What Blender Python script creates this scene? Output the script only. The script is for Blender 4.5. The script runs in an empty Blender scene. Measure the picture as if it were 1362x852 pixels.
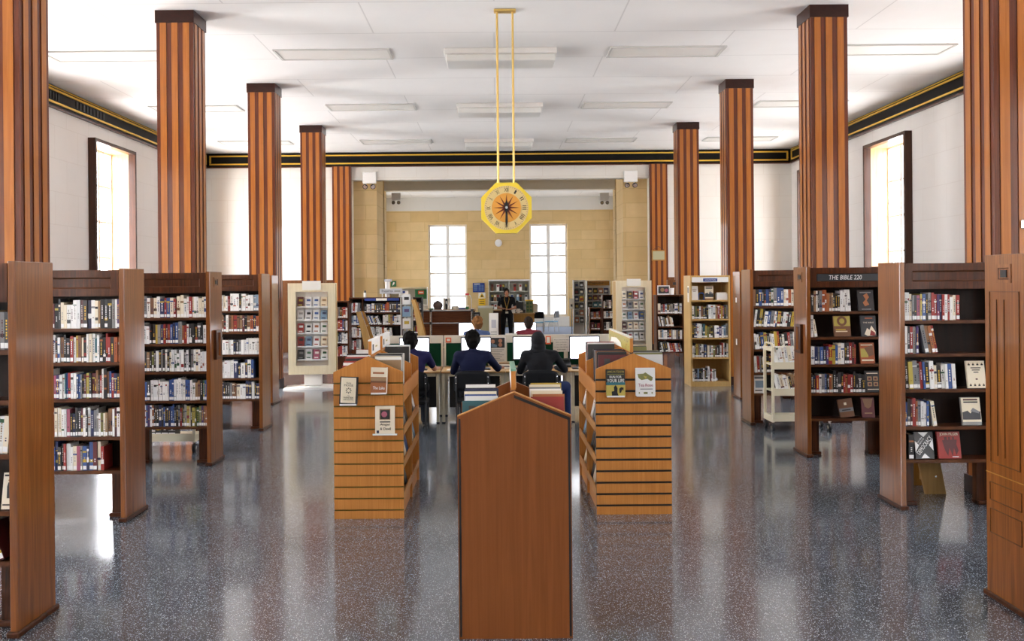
import bpy, math, random
from mathutils import Matrix, Vector

# ------------------------------------------------------------------ basics
SC = bpy.context.scene
COL = SC.collection
RND = random.Random(11)
F, EYE, PX, PY, ROLL = 1150.0, 1.95, 660.0, 375.0, 0.0085   # lens, eye height, vanishing point


def at(px, py, Y):
    """Photo measurement -> point in the room at depth Y."""
    u, v = px - PX, py - PY
    return Vector(((u - ROLL * v) * Y / F, Y, EYE - (v + ROLL * u) * Y / F))


def lin(c):
    c = c / 255.0
    return c / 12.92 if c <= 0.04045 else ((c + 0.055) / 1.055) ** 2.4


def rgb(r, g, b):
    return (lin(r), lin(g), lin(b), 1.0)


MAT = {}


def mat(name, col, rough=0.5, metal=0.0, coat=0.0, spec=0.5, emit=None, estr=0.0, coat_rough=0.08):
    m = bpy.data.materials.new(name)
    m.use_nodes = True
    b = m.node_tree.nodes['Principled BSDF']
    b.inputs['Base Color'].default_value = rgb(*col)
    b.inputs['Roughness'].default_value = rough
    b.inputs['Metallic'].default_value = metal
    b.inputs['Coat Weight'].default_value = coat
    b.inputs['Coat Roughness'].default_value = coat_rough
    b.inputs['Specular IOR Level'].default_value = spec
    if emit:
        b.inputs['Emission Color'].default_value = rgb(*emit)
        b.inputs['Emission Strength'].default_value = estr
    MAT[name] = m
    return m


def nodes_of(m):
    nt = m.node_tree
    return nt, nt.nodes, nt.links, nt.nodes['Principled BSDF']


def wood(name, c1, c2, scale=(9, 9, 0.7), rough=0.35, coat=0.5, coat_rough=0.1, detail=5, dist=1.2):
    m = mat(name, c1, rough, coat=coat, coat_rough=coat_rough, spec=0.22)
    nt, N, L, b = nodes_of(m)
    b.inputs['Coat IOR'].default_value = 1.25
    tc = N.new('ShaderNodeTexCoord')
    mp = N.new('ShaderNodeMapping')
    mp.inputs['Scale'].default_value = scale
    no = N.new('ShaderNodeTexNoise')
    no.inputs['Scale'].default_value = 3.0
    no.inputs['Detail'].default_value = detail
    no.inputs['Distortion'].default_value = dist
    cr = N.new('ShaderNodeValToRGB')
    cr.color_ramp.elements[0].position = 0.32
    cr.color_ramp.elements[1].position = 0.72
    cr.color_ramp.elements[0].color = rgb(*c1)
    cr.color_ramp.elements[1].color = rgb(*c2)
    L.new(tc.outputs['Object'], mp.inputs['Vector'])
    L.new(mp.outputs[0], no.inputs['Vector'])
    L.new(no.outputs['Fac'], cr.inputs[0])
    L.new(cr.outputs[0], b.inputs['Base Color'])
    return m


# ---------------------------------------------------------------- materials
wood('walnut', (50, 23, 8), (88, 44, 16), (11, 11, 0.6), 0.38, 0.5, 0.12)
wood('walnut_end', (104, 57, 20), (144, 85, 34), (13, 13, 0.45), 0.34, 1.0, 0.12)
wood('walnut_edge', (66, 36, 18), (100, 60, 32), (2, 9, 9), 0.4, 0.3)
wood('case_back', (22, 12, 7), (36, 19, 11), (7, 7, 0.6), 0.5, 0.1)
wood('column_dark', (80, 34, 14), (108, 50, 22), (14, 14, 0.3), 0.35, 0.7, 0.1)
wood('column_light', (156, 90, 32), (180, 110, 44), (10, 10, 0.35), 0.35, 0.7, 0.1)
wood('column_cap', (38, 15, 9), (54, 21, 12), (3, 3, 3), 0.35, 0.5)
wood('beech', (180, 117, 54), (198, 134, 68), (14, 14, 0.5), 0.45, 0.15)
wood('beech_dull', (116, 65, 30), (130, 76, 37), (14, 14, 0.4), 0.45, 0.15)
wood('beech_edge', (176, 120, 64), (192, 140, 82), (9, 9, 2), 0.45, 0.1)
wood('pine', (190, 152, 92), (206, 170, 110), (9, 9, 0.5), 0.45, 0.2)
wood('pine_pale', (224, 208, 172), (238, 224, 192), (9, 9, 0.5), 0.45, 0.2)
wood('counter_wood', (84, 44, 22), (108, 60, 32), (0.7, 6, 9), 0.35, 0.4)
wood('honey', (150, 104, 42), (172, 124, 58), (9, 9, 0.5), 0.4, 0.3)
wood('window_wood', (190, 146, 100), (214, 176, 132), (9, 9, 0.5), 0.3, 0.6)
wood('casing_dark', (50, 27, 15), (72, 40, 23), (9, 9, 0.5), 0.4, 0.4)
wood('dado_wood', (96, 58, 30), (122, 78, 42), (9, 9, 0.5), 0.4, 0.4)
MAT['walnut_end'].node_tree.nodes['Principled BSDF'].inputs['Coat IOR'].default_value = 1.5
for q in ('column_dark', 'column_light'):
    MAT[q].node_tree.nodes['Principled BSDF'].inputs['Coat IOR'].default_value = 1.36
mat('black', (14, 14, 15), 0.5)
mat('black_strip', (20, 16, 13), 0.45)
mat('frieze_black', (18, 17, 16), 0.5, spec=0.15)
mat('gold', (222, 180, 66), 0.35, 0.35)
mat('brass', (226, 190, 110), 0.3, 0.6)
mat('yellow_frame', (244, 214, 62), 0.4)
mat('dial_cream', (226, 200, 136), 0.5)
mat('dial_orange', (228, 160, 62), 0.45)
mat('ray_brown', (120, 52, 20), 0.5)
mat('groove_gold', (104, 86, 22), 0.4, 0.3)
mat('white', (238, 236, 232), 0.5)
mat('white_metal', (236, 236, 234), 0.35)
mat('paper', (240, 236, 226), 0.6)
mat('page', (226, 212, 184), 0.7)
mat('label', (240, 240, 238), 0.5)
mat('light_diffuser', (236, 236, 232), 0.4)
mat('light_rim', (206, 206, 202), 0.5)
mat('cream_metal', (222, 212, 184), 0.4)
mat('cream_rail', (226, 220, 204), 0.5)
mat('green_felt', (20, 66, 44), 0.9, spec=0.1)
mat('chrome', (200, 200, 202), 0.2, 1.0)
mat('steel', (150, 152, 154), 0.35, 0.9)
mat('tyre', (30, 30, 32), 0.6)
mat('dark_plastic', (24, 25, 27), 0.4)
mat('chair_black', (15, 16, 19), 0.6, spec=0.2)
mat('desk_wood', (190, 150, 96), 0.4)
mat('monitor_dark', (34, 38, 58), 0.4)
mat('screen', (250, 250, 255), 0.4, emit=(246, 249, 255), estr=3.2)
mat('skin', (196, 140, 110), 0.5)
mat('skin_dark', (150, 100, 74), 0.5)
mat('hair_black', (20, 17, 15), 0.9, spec=0.1)
mat('hair_brown', (120, 82, 48), 0.9, spec=0.1)
mat('hair_dark', (46, 36, 30), 0.9, spec=0.1)
mat('navy_knit', (20, 25, 54), 0.85, spec=0.2)
mat('purple_knit', (30, 28, 68), 0.85, spec=0.2)
mat('charcoal_knit', (30, 30, 33), 0.9, spec=0.2)
mat('slate_knit', (76, 92, 128), 0.85, spec=0.2)
mat('maroon_knit', (112, 40, 50), 0.85, spec=0.2)
mat('staff_black', (22, 22, 26), 0.8, spec=0.2)
mat('denim', (28, 42, 82), 0.85, spec=0.2)
mat('trouser_dark', (26, 28, 34), 0.85, spec=0.2)
mat('lanyard', (190, 150, 60), 0.6)
mat('eye_white', (236, 232, 226), 0.3)
mat('sign_black', (36, 42, 46), 0.4)
mat('sign_text', (236, 238, 238), 0.5)
mat('blue_sign', (40, 66, 140), 0.4)
mat('yellow_sign', (236, 190, 40), 0.4)
mat('green_sign', (46, 112, 66), 0.5)
mat('orange_sign', (228, 106, 60), 0.5)
mat('grey_sign', (196, 196, 198), 0.5)
mat('putty', (170, 164, 128), 0.5)
mat('shelf_grey', (206, 204, 192), 0.5)
mat('bag_grey', (96, 84, 82), 0.7)
mat('blue_seat', (120, 176, 206), 0.7)
mat('grey_seat', (110, 112, 116), 0.6)
mat('red_plastic', (214, 60, 72), 0.4)
mat('pale_text', (150, 148, 140), 0.6)
mat('ink', (40, 36, 34), 0.6)
mat('plaster_white', (226, 224, 218), 0.7)
mat('header_beige', (240, 232, 212), 0.7)
mat('acrylic', (232, 232, 228), 0.15)
mat('carpet_blue', (120, 134, 160), 0.7)
mat('green_cap', (110, 156, 132), 0.5)

# books: palette code -> name and shades
PAL = {
    'w': ('white', [(232, 230, 224), (240, 238, 234), (222, 222, 220)]),
    'c': ('cream', [(224, 212, 186), (232, 220, 196)]),
    'k': ('black', [(26, 26, 28), (38, 34, 34)]),
    'd': ('dark grey', [(62, 64, 68), (74, 72, 72)]),
    'g': ('grey', [(150, 150, 152), (170, 168, 164)]),
    'n': ('navy', [(32, 42, 84), (40, 52, 104)]),
    'b': ('blue', [(48, 88, 160), (66, 104, 176)]),
    's': ('pale blue', [(150, 184, 214), (166, 190, 210)]),
    't': ('teal', [(36, 124, 142), (46, 110, 120)]),
    'r': ('red', [(168, 40, 34), (186, 52, 44)]),
    'm': ('maroon', [(98, 30, 36), (112, 36, 44)]),
    'o': ('orange', [(206, 104, 46), (196, 116, 62)]),
    'y': ('yellow', [(228, 192, 60), (222, 200, 90)]),
    'e': ('green', [(48, 104, 62), (74, 124, 76)]),
    'v': ('olive', [(136, 140, 70), (150, 150, 84)]),
    'p': ('pink', [(196, 88, 118), (206, 110, 134)]),
    'u': ('purple', [(84, 60, 124), (96, 66, 120)]),
    'a': ('tan', [(164, 116, 76), (146, 98, 64), (186, 146, 102)]),
}
for k, (nm, shades) in PAL.items():
    for i, s in enumerate(shades):
        q = 1.0 if k in 'wc' else 0.8
        mat('book_%s_%d' % (k, i), tuple(c * q for c in s), 0.45, coat=0.15)


def shade(code):
    return 'book_%s_%d' % (code, RND.randrange(len(PAL[code][1])))


# surfaces -----------------------------------------------------------------
def floor_material():
    m = mat('terrazzo', (60, 68, 80), 0.16, spec=0.9, coat=0.35, coat_rough=0.08)
    nt, N, L, b = nodes_of(m)
    tc = N.new('ShaderNodeTexCoord')
    col = None
    base = N.new('ShaderNodeTexNoise')
    base.inputs['Scale'].default_value = 0.7
    base.inputs['Detail'].default_value = 4
    L.new(tc.outputs['Object'], base.inputs['Vector'])
    cr = N.new('ShaderNodeValToRGB')
    cr.color_ramp.elements[0].color = rgb(64, 73, 84)
    cr.color_ramp.elements[1].color = rgb(84, 94, 104)
    L.new(base.outputs['Fac'], cr.inputs[0])
    col = cr.outputs[0]
    for sc, thr, c in ((85.0, 0.27, (214, 214, 212)), (120.0, 0.3, (176, 182, 192)), (70.0, 0.3, (24, 26, 32)), (42.0, 0.13, (240, 238, 230))):
        v = N.new('ShaderNodeTexVoronoi')
        v.inputs['Scale'].default_value = sc
        L.new(tc.outputs['Object'], v.inputs['Vector'])
        lt = N.new('ShaderNodeMath')
        lt.operation = 'LESS_THAN'
        lt.inputs[1].default_value = thr
        L.new(v.outputs['Distance'], lt.inputs[0])
        sx = N.new('ShaderNodeSeparateColor')
        L.new(v.outputs['Color'], sx.inputs[0])
        gt = N.new('ShaderNodeMath')
        gt.operation = 'GREATER_THAN'
        gt.inputs[1].default_value = 0.5
        L.new(sx.outputs[0], gt.inputs[0])
        mu = N.new('ShaderNodeMath')
        mu.operation = 'MULTIPLY'
        L.new(lt.outputs[0], mu.inputs[0])
        L.new(gt.outputs[0], mu.inputs[1])
        mx = N.new('ShaderNodeMix')
        mx.data_type = 'RGBA'
        L.new(mu.outputs[0], mx.inputs['Factor'])
        L.new(col, mx.inputs['A'])
        mx.inputs['B'].default_value = rgb(*c)
        col = mx.outputs['Result']
    L.new(col, b.inputs['Base Color'])
    rn = N.new('ShaderNodeTexNoise')
    rn.inputs['Scale'].default_value = 1.1
    rn.inputs['Detail'].default_value = 3
    L.new(tc.outputs['Object'], rn.inputs['Vector'])
    mr = N.new('ShaderNodeMapRange')
    mr.inputs['To Min'].default_value = 0.12
    mr.inputs['To Max'].default_value = 0.2
    L.new(rn.outputs['Fac'], mr.inputs['Value'])
    L.new(mr.outputs[0], b.inputs['Roughness'])


def tile_material(name, c1, c2, mortar, bw, bh, msize, plane, rough=0.7, bump=0.0, offset=0.5):
    m = mat(name, c1, rough, spec=0.3)
    nt, N, L, b = nodes_of(m)
    tc = N.new('ShaderNodeTexCoord')
    sx = N.new('ShaderNodeSeparateXYZ')
    cx = N.new('ShaderNodeCombineXYZ')
    L.new(tc.outputs['Object'], sx.inputs[0])
    L.new(sx.outputs[plane[0]], cx.inputs[0])
    L.new(sx.outputs[plane[1]], cx.inputs[1])
    br = N.new('ShaderNodeTexBrick')
    br.offset = offset
    br.inputs['Scale'].default_value = 1.0
    br.inputs['Brick Width'].default_value = bw
    br.inputs['Row Height'].default_value = bh
    br.inputs['Mortar Size'].default_value = msize
    br.inputs['Mortar Smooth'].default_value = 0.3
    br.inputs['Color1'].default_value = rgb(*c1)
    br.inputs['Color2'].default_value = rgb(*c2)
    br.inputs['Mortar'].default_value = rgb(*mortar)
    L.new(cx.outputs[0], br.inputs['Vector'])
    no = N.new('ShaderNodeTexNoise')
    no.inputs['Scale'].default_value = 2.5
    no.inputs['Detail'].default_value = 6
    L.new(tc.outputs['Object'], no.inputs['Vector'])
    mr = N.new('ShaderNodeMapRange')
    mr.inputs['To Min'].default_value = 0.86 if bump else 0.97
    mr.inputs['To Max'].default_value = 1.1 if bump else 1.02
    L.new(no.outputs['Fac'], mr.inputs['Value'])
    mx = N.new('ShaderNodeMix')
    mx.data_type = 'RGBA'
    mx.blend_type = 'MULTIPLY'
    mx.inputs['Factor'].default_value = 1.0
    L.new(br.outputs['Color'], mx.inputs['A'])
    L.new(mr.outputs[0], mx.inputs['B'])
    L.new(mx.outputs['Result'], b.inputs['Base Color'])
    return m


floor_material()
tile_material('ceiling_white', (249, 249, 248), (247, 247, 246), (226, 226, 225), 3.6, 1.435, 0.012, (0, 1), offset=0.5)
tile_material('wall_white', (232, 228, 222), (230, 226, 220), (224, 219, 212), 0.9, 0.62, 0.008, (1, 2))
tile_material('wall_white_back', (232, 228, 220), (230, 226, 218), (224, 218, 208), 0.9, 0.62, 0.008, (0, 2))
tile_material('stone', (212, 181, 126), (221, 193, 142), (204, 174, 122), 1.25, 0.42, 0.012, (0, 2), bump=1.0)
tile_material('stone_side', (216, 192, 148), (224, 200, 160), (210, 186, 144), 1.25, 0.42, 0.012, (1, 2), bump=1.0)

for pn, tint in (('pane', 1.0), ('pane_dim_side', 0.52), ('pane_dim_back', 0.42)):  # lobby panes darkened to cut the daylight, so the glazing bars show
  g = mat(pn, (255, 255, 255), 0.02)
  nt, N, L, b = nodes_of(g)
  tr = N.new('ShaderNodeBsdfTransparent')
  tr.inputs[0].default_value = (tint, tint, tint * 1.02, 1)
  gl = N.new('ShaderNodeBsdfGlossy')
  gl.inputs['Roughness'].default_value = 0.02
  ms = N.new('ShaderNodeMixShader')
  ms.inputs[0].default_value = 0.06
  L.new(tr.outputs[0], ms.inputs[1])
  L.new(gl.outputs[0], ms.inputs[2])
  L.new(ms.outputs[0], N['Material Output'].inputs['Surface'])


# ------------------------------------------------------------- mesh builder
class MB:
    def __init__(self):
        self.v, self.f, self.m = [], [], []

    def add(self, vs, fs, m, M=None):
        o = len(self.v)
        self.v += [tuple(M @ Vector(p)) if M is not None else tuple(p) for p in vs]
        for i, f in enumerate(fs):
            self.f.append([o + j for j in f])
            self.m.append(m[i] if isinstance(m, (list, tuple)) else m)
        return self

    def box(self, x0, x1, y0, y1, z0, z1, m='white', M=None, bev=0.0):
        if x0 > x1: x0, x1 = x1, x0
        if y0 > y1: y0, y1 = y1, y0
        if z0 > z1: z0, z1 = z1, z0
        if bev > 0:
            return self.bbox(x0, x1, y0, y1, z0, z1, m, M, bev)
        vs = [(x0, y0, z0), (x1, y0, z0), (x1, y1, z0), (x0, y1, z0), (x0, y0, z1), (x1, y0, z1), (x1, y1, z1), (x0, y1, z1)]
        fs = [(0, 3, 2, 1), (4, 5, 6, 7), (0, 1, 5, 4), (1, 2, 6, 5), (2, 3, 7, 6), (3, 0, 4, 7)]
        return self.add(vs, fs, m, M)

    def bbox(self, x0, x1, y0, y1, z0, z1, m, M, b):
        """box with chamfered edges"""
        X, Y, Z = (x0, x1), (y0, y1), (z0, z1)
        sgn = (1, -1)
        vs, idx = [], {}
        for i in (0, 1):
            for j in (0, 1):
                for k in (0, 1):
                    for a in range(3):
                        p = [X[i] + sgn[i] * b, Y[j] + sgn[j] * b, Z[k] + sgn[k] * b]
                        p[a] = (X[i], Y[j], Z[k])[a]
                        idx[(i, j, k, a)] = len(vs)
                        vs.append(tuple(p))
        fs = []
        for a in range(3):
            o = [q for q in range(3) if q != a]
            for s in (0, 1):
                ring = []
                for (p, q) in ((0, 0), (1, 0), (1, 1), (0, 1)):
                    c = [0, 0, 0]
                    c[a], c[o[0]], c[o[1]] = s, p, q
                    ring.append(idx[(*c, a)])
                fs.append(ring)
        for a in range(3):                      # edges along axis a
            o = [q for q in range(3) if q != a]
            for p in (0, 1):
                for q in (0, 1):
                    c0 = [0, 0, 0]
                    c0[o[0]], c0[o[1]] = p, q
                    c1 = list(c0)
                    c1[a] = 1
                    fs.append([idx[(*c0, o[0])], idx[(*c0, o[1])], idx[(*c1, o[1])], idx[(*c1, o[0])]])
        for i in (0, 1):
            for j in (0, 1):
                for k in (0, 1):
                    fs.append([idx[(i, j, k, 0)], idx[(i, j, k, 1)], idx[(i, j, k, 2)]])
        return self.add(vs, fs, m, M)

    def prism(self, pts, a0, a1, axis='y', m='white', M=None, mside=None):
        """polygon (two coordinates) pushed along an axis; pts in (x,z) for y, (x,y) for z, (y,z) for x"""
        n = len(pts)
        def p3(p, a):
            return {'y': (p[0], a, p[1]), 'z': (p[0], p[1], a), 'x': (a, p[0], p[1])}[axis]
        vs = [p3(p, a0) for p in pts] + [p3(p, a1) for p in pts]
        fs = [list(range(n))[::-1], list(range(n, 2 * n))] + [[i, (i + 1) % n, n + (i + 1) % n, n + i] for i in range(n)]
        ms = [m, m] + ([mside[i] for i in range(n)] if mside else [m] * n)
        return self.add(vs, fs, ms, M)

    def tube(self, p0, p1, r0, r1=None, m='chrome', n=10, M=None):
        p0, p1 = Vector(p0), Vector(p1)
        r1 = r0 if r1 is None else r1
        d = (p1 - p0).normalized()
        a = d.orthogonal().normalized()
        c = d.cross(a)
        vs = []
        for p, r in ((p0, r0), (p1, r1)):
            for i in range(n):
                t = 2 * math.pi * i / n
                vs.append(tuple(p + a * (r * math.cos(t)) + c * (r * math.sin(t))))
        fs = [list(range(n))[::-1], list(range(n, 2 * n))] + [[i, (i + 1) % n, n + (i + 1) % n, n + i] for i in range(n)]
        return self.add(vs, fs, m, M)

    def ell(self, c, r, m='skin', nu=14, nv=9, M=None):
        c = Vector(c)
        r = r if isinstance(r, (tuple, list)) else (r, r, r)
        vs = [(c.x, c.y, c.z - r[2])]
        for j in range(1, nv):
            t = math.pi * j / nv
            for i in range(nu):
                p = 2 * math.pi * i / nu
                vs.append((c.x + r[0] * math.sin(t) * math.cos(p), c.y + r[1] * math.sin(t) * math.sin(p), c.z - r[2] * math.cos(t)))
        vs.append((c.x, c.y, c.z + r[2]))
        fs = []
        for i in range(nu):
            fs.append([0, 1 + (i + 1) % nu, 1 + i])
        for j in range(nv - 2):
            for i in range(nu):
                a, b2 = 1 + j * nu + i, 1 + j * nu + (i + 1) % nu
                fs.append([a, b2, b2 + nu, a + nu])
        last, o = len(vs) - 1, 1 + (nv - 2) * nu
        for i in range(nu):
            fs.append([o + i, o + (i + 1) % nu, last])
        return self.add(vs, fs, m, M)

    def cap(self, p0, r0, p1, r1, m='skin'):
        self.ell(p0, r0, m)
        self.ell(p1, r1, m)
        return self.tube(p0, p1, r0, r1, m, 14)

    def pipe(self, pts, r, m='chrome', n=8):
        """one continuous bent tube"""
        pts = [Vector(p) for p in pts]
        o, rings = [], []
        vs, fs = [], []
        prev = None
        for i, p in enumerate(pts):
            d = (pts[min(i + 1, len(pts) - 1)] - pts[max(i - 1, 0)]).normalized()
            a = (prev - d * prev.dot(d)).normalized() if prev is not None and (prev - d * prev.dot(d)).length > 1e-4 else d.orthogonal().normalized()
            prev = a
            c = d.cross(a)
            for k in range(n):
                t = 2 * math.pi * k / n
                vs.append(tuple(p + a * (r * math.cos(t)) + c * (r * math.sin(t))))
        for i in range(len(pts) - 1):
            for k in range(n):
                fs.append([i * n + k, i * n + (k + 1) % n, (i + 1) * n + (k + 1) % n, (i + 1) * n + k])
        fs.append(list(range(n))[::-1])
        fs.append([(len(pts) - 1) * n + k for k in range(n)])
        return self.add(vs, fs, m)

    def disc(self, c, r, thick, m, n=40, rim=None):
        """disc facing -y"""
        pts = [(c[0] + r * math.cos(2 * math.pi * i / n), c[2] + r * math.sin(2 * math.pi * i / n)) for i in range(n)]
        return self.prism(pts, c[1], c[1] + thick, 'y', m)

    def mesh(self, name):
        me = bpy.data.meshes.new(name)
        me.from_pydata(self.v, [], self.f)
        names = []
        for k in self.m:
            if k not in names:
                names.append(k)
        for k in names:
            me.materials.append(MAT[k])
        ix = {k: i for i, k in enumerate(names)}
        me.polygons.foreach_set('material_index', [ix[k] for k in self.m])
        me.update()
        return me

    def build(self, name, parent=None, smooth=False):
        me = self.mesh(name)
        if smooth:
            me.polygons.foreach_set('use_smooth', [True] * len(me.polygons))
        return link(name, me, parent)


def link(name, me, parent=None, M=None):
    o = bpy.data.objects.new(name, me)
    COL.objects.link(o)
    if parent is not None:
        o.parent = parent
    if M is not None:
        o.matrix_local = M
    return o


def tag(o, label=None, cat=None, group=None, kind=None):
    if label: o['label'] = label
    if cat: o['category'] = cat
    if group: o['group'] = group
    if kind: o['kind'] = kind
    return o


def thing(name, label, cat, loc=(0, 0, 0), rz=0.0, group=None, kind=None):
    o = bpy.data.objects.new(name, None)
    COL.objects.link(o)
    o.location = loc
    o.rotation_euler = (0, 0, rz)
    o.empty_display_size = 0.1
    return tag(o, label, cat, group, kind)


def copy_tree(o, parent=None):
    c = o.copy()
    COL.objects.link(c)
    if parent is not None:
        c.parent = parent
    for ch in list(o.children):
        copy_tree(ch, c)
    return c


def text(s, h, m, name='lettering', parent=None, loc=(0, 0, 0), w=None, rot=0.0, M=None, shear=0.0):
    """flat letters standing in the xz plane, facing -y, centred at loc; h = letter height, w = total width"""
    cu = bpy.data.curves.new(name, 'FONT')
    cu.body = s
    cu.align_x = 'CENTER'
    cu.align_y = 'CENTER'
    cu.extrude = 0.01
    cu.shear = shear
    cu.resolution_u = 2
    o = bpy.data.objects.new(name, cu)
    COL.objects.link(o)
    dg = bpy.context.evaluated_depsgraph_get()
    me = bpy.data.meshes.new_from_object(o.evaluated_get(dg))
    bpy.data.objects.remove(o)
    bpy.data.curves.remove(cu)
    xs = [v.co.x for v in me.vertices]
    ys = [v.co.y for v in me.vertices]
    cx, cy = (min(xs) + max(xs)) / 2, (min(ys) + max(ys)) / 2
    sy = h / (max(ys) - min(ys))
    sx = w / (max(xs) - min(xs)) if w else sy
    c, sn = math.cos(rot), math.sin(rot)
    for v in me.vertices:
        x, y = (v.co.x - cx) * sx, (v.co.y - cy) * sy
        v.co = (loc[0] + x * c - y * sn, loc[1] - v.co.z * 0.08, loc[2] + x * sn + y * c)
    me.materials.clear()
    me.materials.append(MAT[m])
    return link(name, me, parent, M)


def remeshed(mb, voxel, name, parent, smooth_it=4):
    """several overlapping forms fused into one continuous skin"""
    o = link(name, mb.mesh(name))
    r = o.modifiers.new('r', 'REMESH')
    r.mode = 'VOXEL'
    r.voxel_size = voxel
    r.use_smooth_shade = True
    s = o.modifiers.new('s', 'SMOOTH')
    s.factor = 0.5
    s.iterations = smooth_it
    dg = bpy.context.evaluated_depsgraph_get()
    me = bpy.data.meshes.new_from_object(o.evaluated_get(dg))
    mats = list(o.data.materials)
    bpy.data.objects.remove(o)
    me.materials.clear()
    me.materials.append(mats[0])
    me.polygons.foreach_set('use_smooth', [True] * len(me.polygons))
    return link(name, me, parent)
# ------------------------------------------------------------------- the room
XL, XR, YB, YF, ZC = -8.25, 8.45, 24.67, -5.0, 5.68
YL, LXL, LXR = 38.0, -5.4, 5.7           # lobby beyond the opening
TH = 0.5
WIN_Z0, WIN_Z1 = 1.0, 4.9
WCY = [22.8, 18.52, 14.2, 9.9, 5.6, 1.3, -2.9]
WHALF = 0.95


def structure(name, mb, label, cat='wall', parent=None):
    return tag(mb.build(name, parent), label, cat, kind='structure')


structure('floor', MB().box(XL - TH, XR + TH, YF - TH, YL + TH, -0.1, 0, 'terrazzo'), 'speckled blue grey terrazzo floor polished to a shine', 'floor')
structure('ceiling', MB().box(XL - TH, XR + TH, YF - TH, YL + TH, ZC, ZC + 0.15, 'ceiling_white'), 'white panelled ceiling with faint joints', 'ceiling')


def side_wall(x0, x1, name, label):
    mb = MB()
    ys = sorted(WCY)
    y = YF - TH
    for c in ys:
        mb.box(x0, x1, y, c - WHALF, 0, ZC, 'wall_white')
        mb.box(x0, x1, c - WHALF, c + WHALF, 0, WIN_Z0, 'wall_white')
        mb.box(x0, x1, c - WHALF, c + WHALF, WIN_Z1, ZC, 'wall_white')
        y = c + WHALF
    mb.box(x0, x1, y, YB, 0, ZC, 'wall_white')
    structure(name, mb, label)


side_wall(XL - TH, XL, 'wall_left', 'white plastered left wall with tall windows')
side_wall(XR, XR + TH, 'wall_right', 'white plastered right wall with tall windows')
OXL, OXR, OZ = -4.1, 4.38, 4.89          # opening to the lobby
mb = MB()
mb.box(XL - TH, OXL, YB, YB + 0.3, 0, ZC, 'wall_white_back')
mb.box(OXR, XR + TH, YB, YB + 0.3, 0, ZC, 'wall_white_back')
mb.box(OXL, OXR, YB, YB + 0.3, OZ, ZC, 'wall_white_back')
structure('wall_back', mb, 'white back wall with the wide opening to the lobby')

# plain wall behind the photographer
structure('wall_front', MB().box(XL - TH, XR + TH, YF - TH, YF, 0, ZC, 'wall_white_back'), 'white wall behind the viewpoint')

# lobby shell
for s, (xa, xb) in (('left', (LXL - 0.3, LXL)), ('right', (LXR, LXR + 0.3))):
    mb = MB()
    for (a, b2, z0, z1) in ((YB + 0.3, 32.4, 0, ZC), (32.4, 36.6, 0, 0.6), (32.4, 36.6, 4.9, ZC), (36.6, YL, 0, ZC)):  # opening left for the added window that lights the lobby
        mb.box(xa, xb, a, b2, z0, z1, 'stone_side')
    structure('wall_lobby_' + s, mb, 'stone %s wall of the lobby with an added window for light' % s)
LW = [(-2.98, -1.28), (1.48, 3.15)]
LZ0, LZ1 = 0.43, 4.5
mb = MB()
x = LXL - 0.3
for (a, b2) in LW:
    mb.box(x, a, YL, YL + 0.4, 0, 5.1, 'stone')
    mb.box(a, b2, YL, YL + 0.4, 0, LZ0, 'stone')
    mb.box(a, b2, YL, YL + 0.4, LZ1, 5.1, 'stone')
    x = b2
mb.box(x, LXR + 0.3, YL, YL + 0.4, 0, 5.1, 'stone')
structure('wall_lobby_back', mb, 'honey coloured stone wall of the lobby with two tall windows')
mb = MB()
mb.box(LXL, LXR, YL - 0.02, YL + 0.4, 5.1, ZC, 'plaster_white')
o = structure('trim_lobby_band', mb, 'white plaster band above the lobby stone wall', 'trim')
mb = MB()
for i in range(15):
    cx = -4.7 + i * 0.7
    mb.box(cx - 0.17, cx + 0.17, YL - 0.05, YL - 0.02, 5.17, 5.5, 'plaster_white')
mb.build('band_block', o)
for s, (xa, xb) in (('left', (OXL, -3.43)), ('right', (3.68, OXR))):
    pts = [(xa, YB + 0.02), (xb, YB + 0.02), (xb, 26.2), (xa, 26.2)]
    pts = [(xa, YB + 0.301), (xb, YB + 0.301), (xb, 26.4), (xa, 26.4)]
    structure('wall_pier_' + s, MB().prism(pts, 0, ZC, 'z', 'stone'), 'pale stone pier at the %s side of the lobby opening' % s, 'pier')
for s, (xa, xb) in (('left', (LXL, -3.99)), ('right', (4.29, LXR))):
    structure('wall_inner_pier_' + s, MB().box(xa, xb, 31, 31.6, 0, ZC, 'stone'), 'inner stone pier at the %s of the lobby' % s, 'pier')
h = structure('trim_lobby_header', MB().box(-3.99, 4.29, 31.05, 31.5, 5.27, ZC, 'header_beige'), 'beige beam with small blocks across the lobby', 'trim')
mb = MB()
for i in range(13):
    cx = -3.75 + i * 0.645
    mb.box(cx - 0.13, cx + 0.13, 30.99, 31.05, 5.5, 5.56, 'header_beige')
mb.build('dentil', h)
MB().box(-3.99, 4.29, 30.97, 31.05, 5.6, ZC, 'header_beige').build('cornice', h)


# windows -------------------------------------------------------------------
WN = [0]


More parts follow.
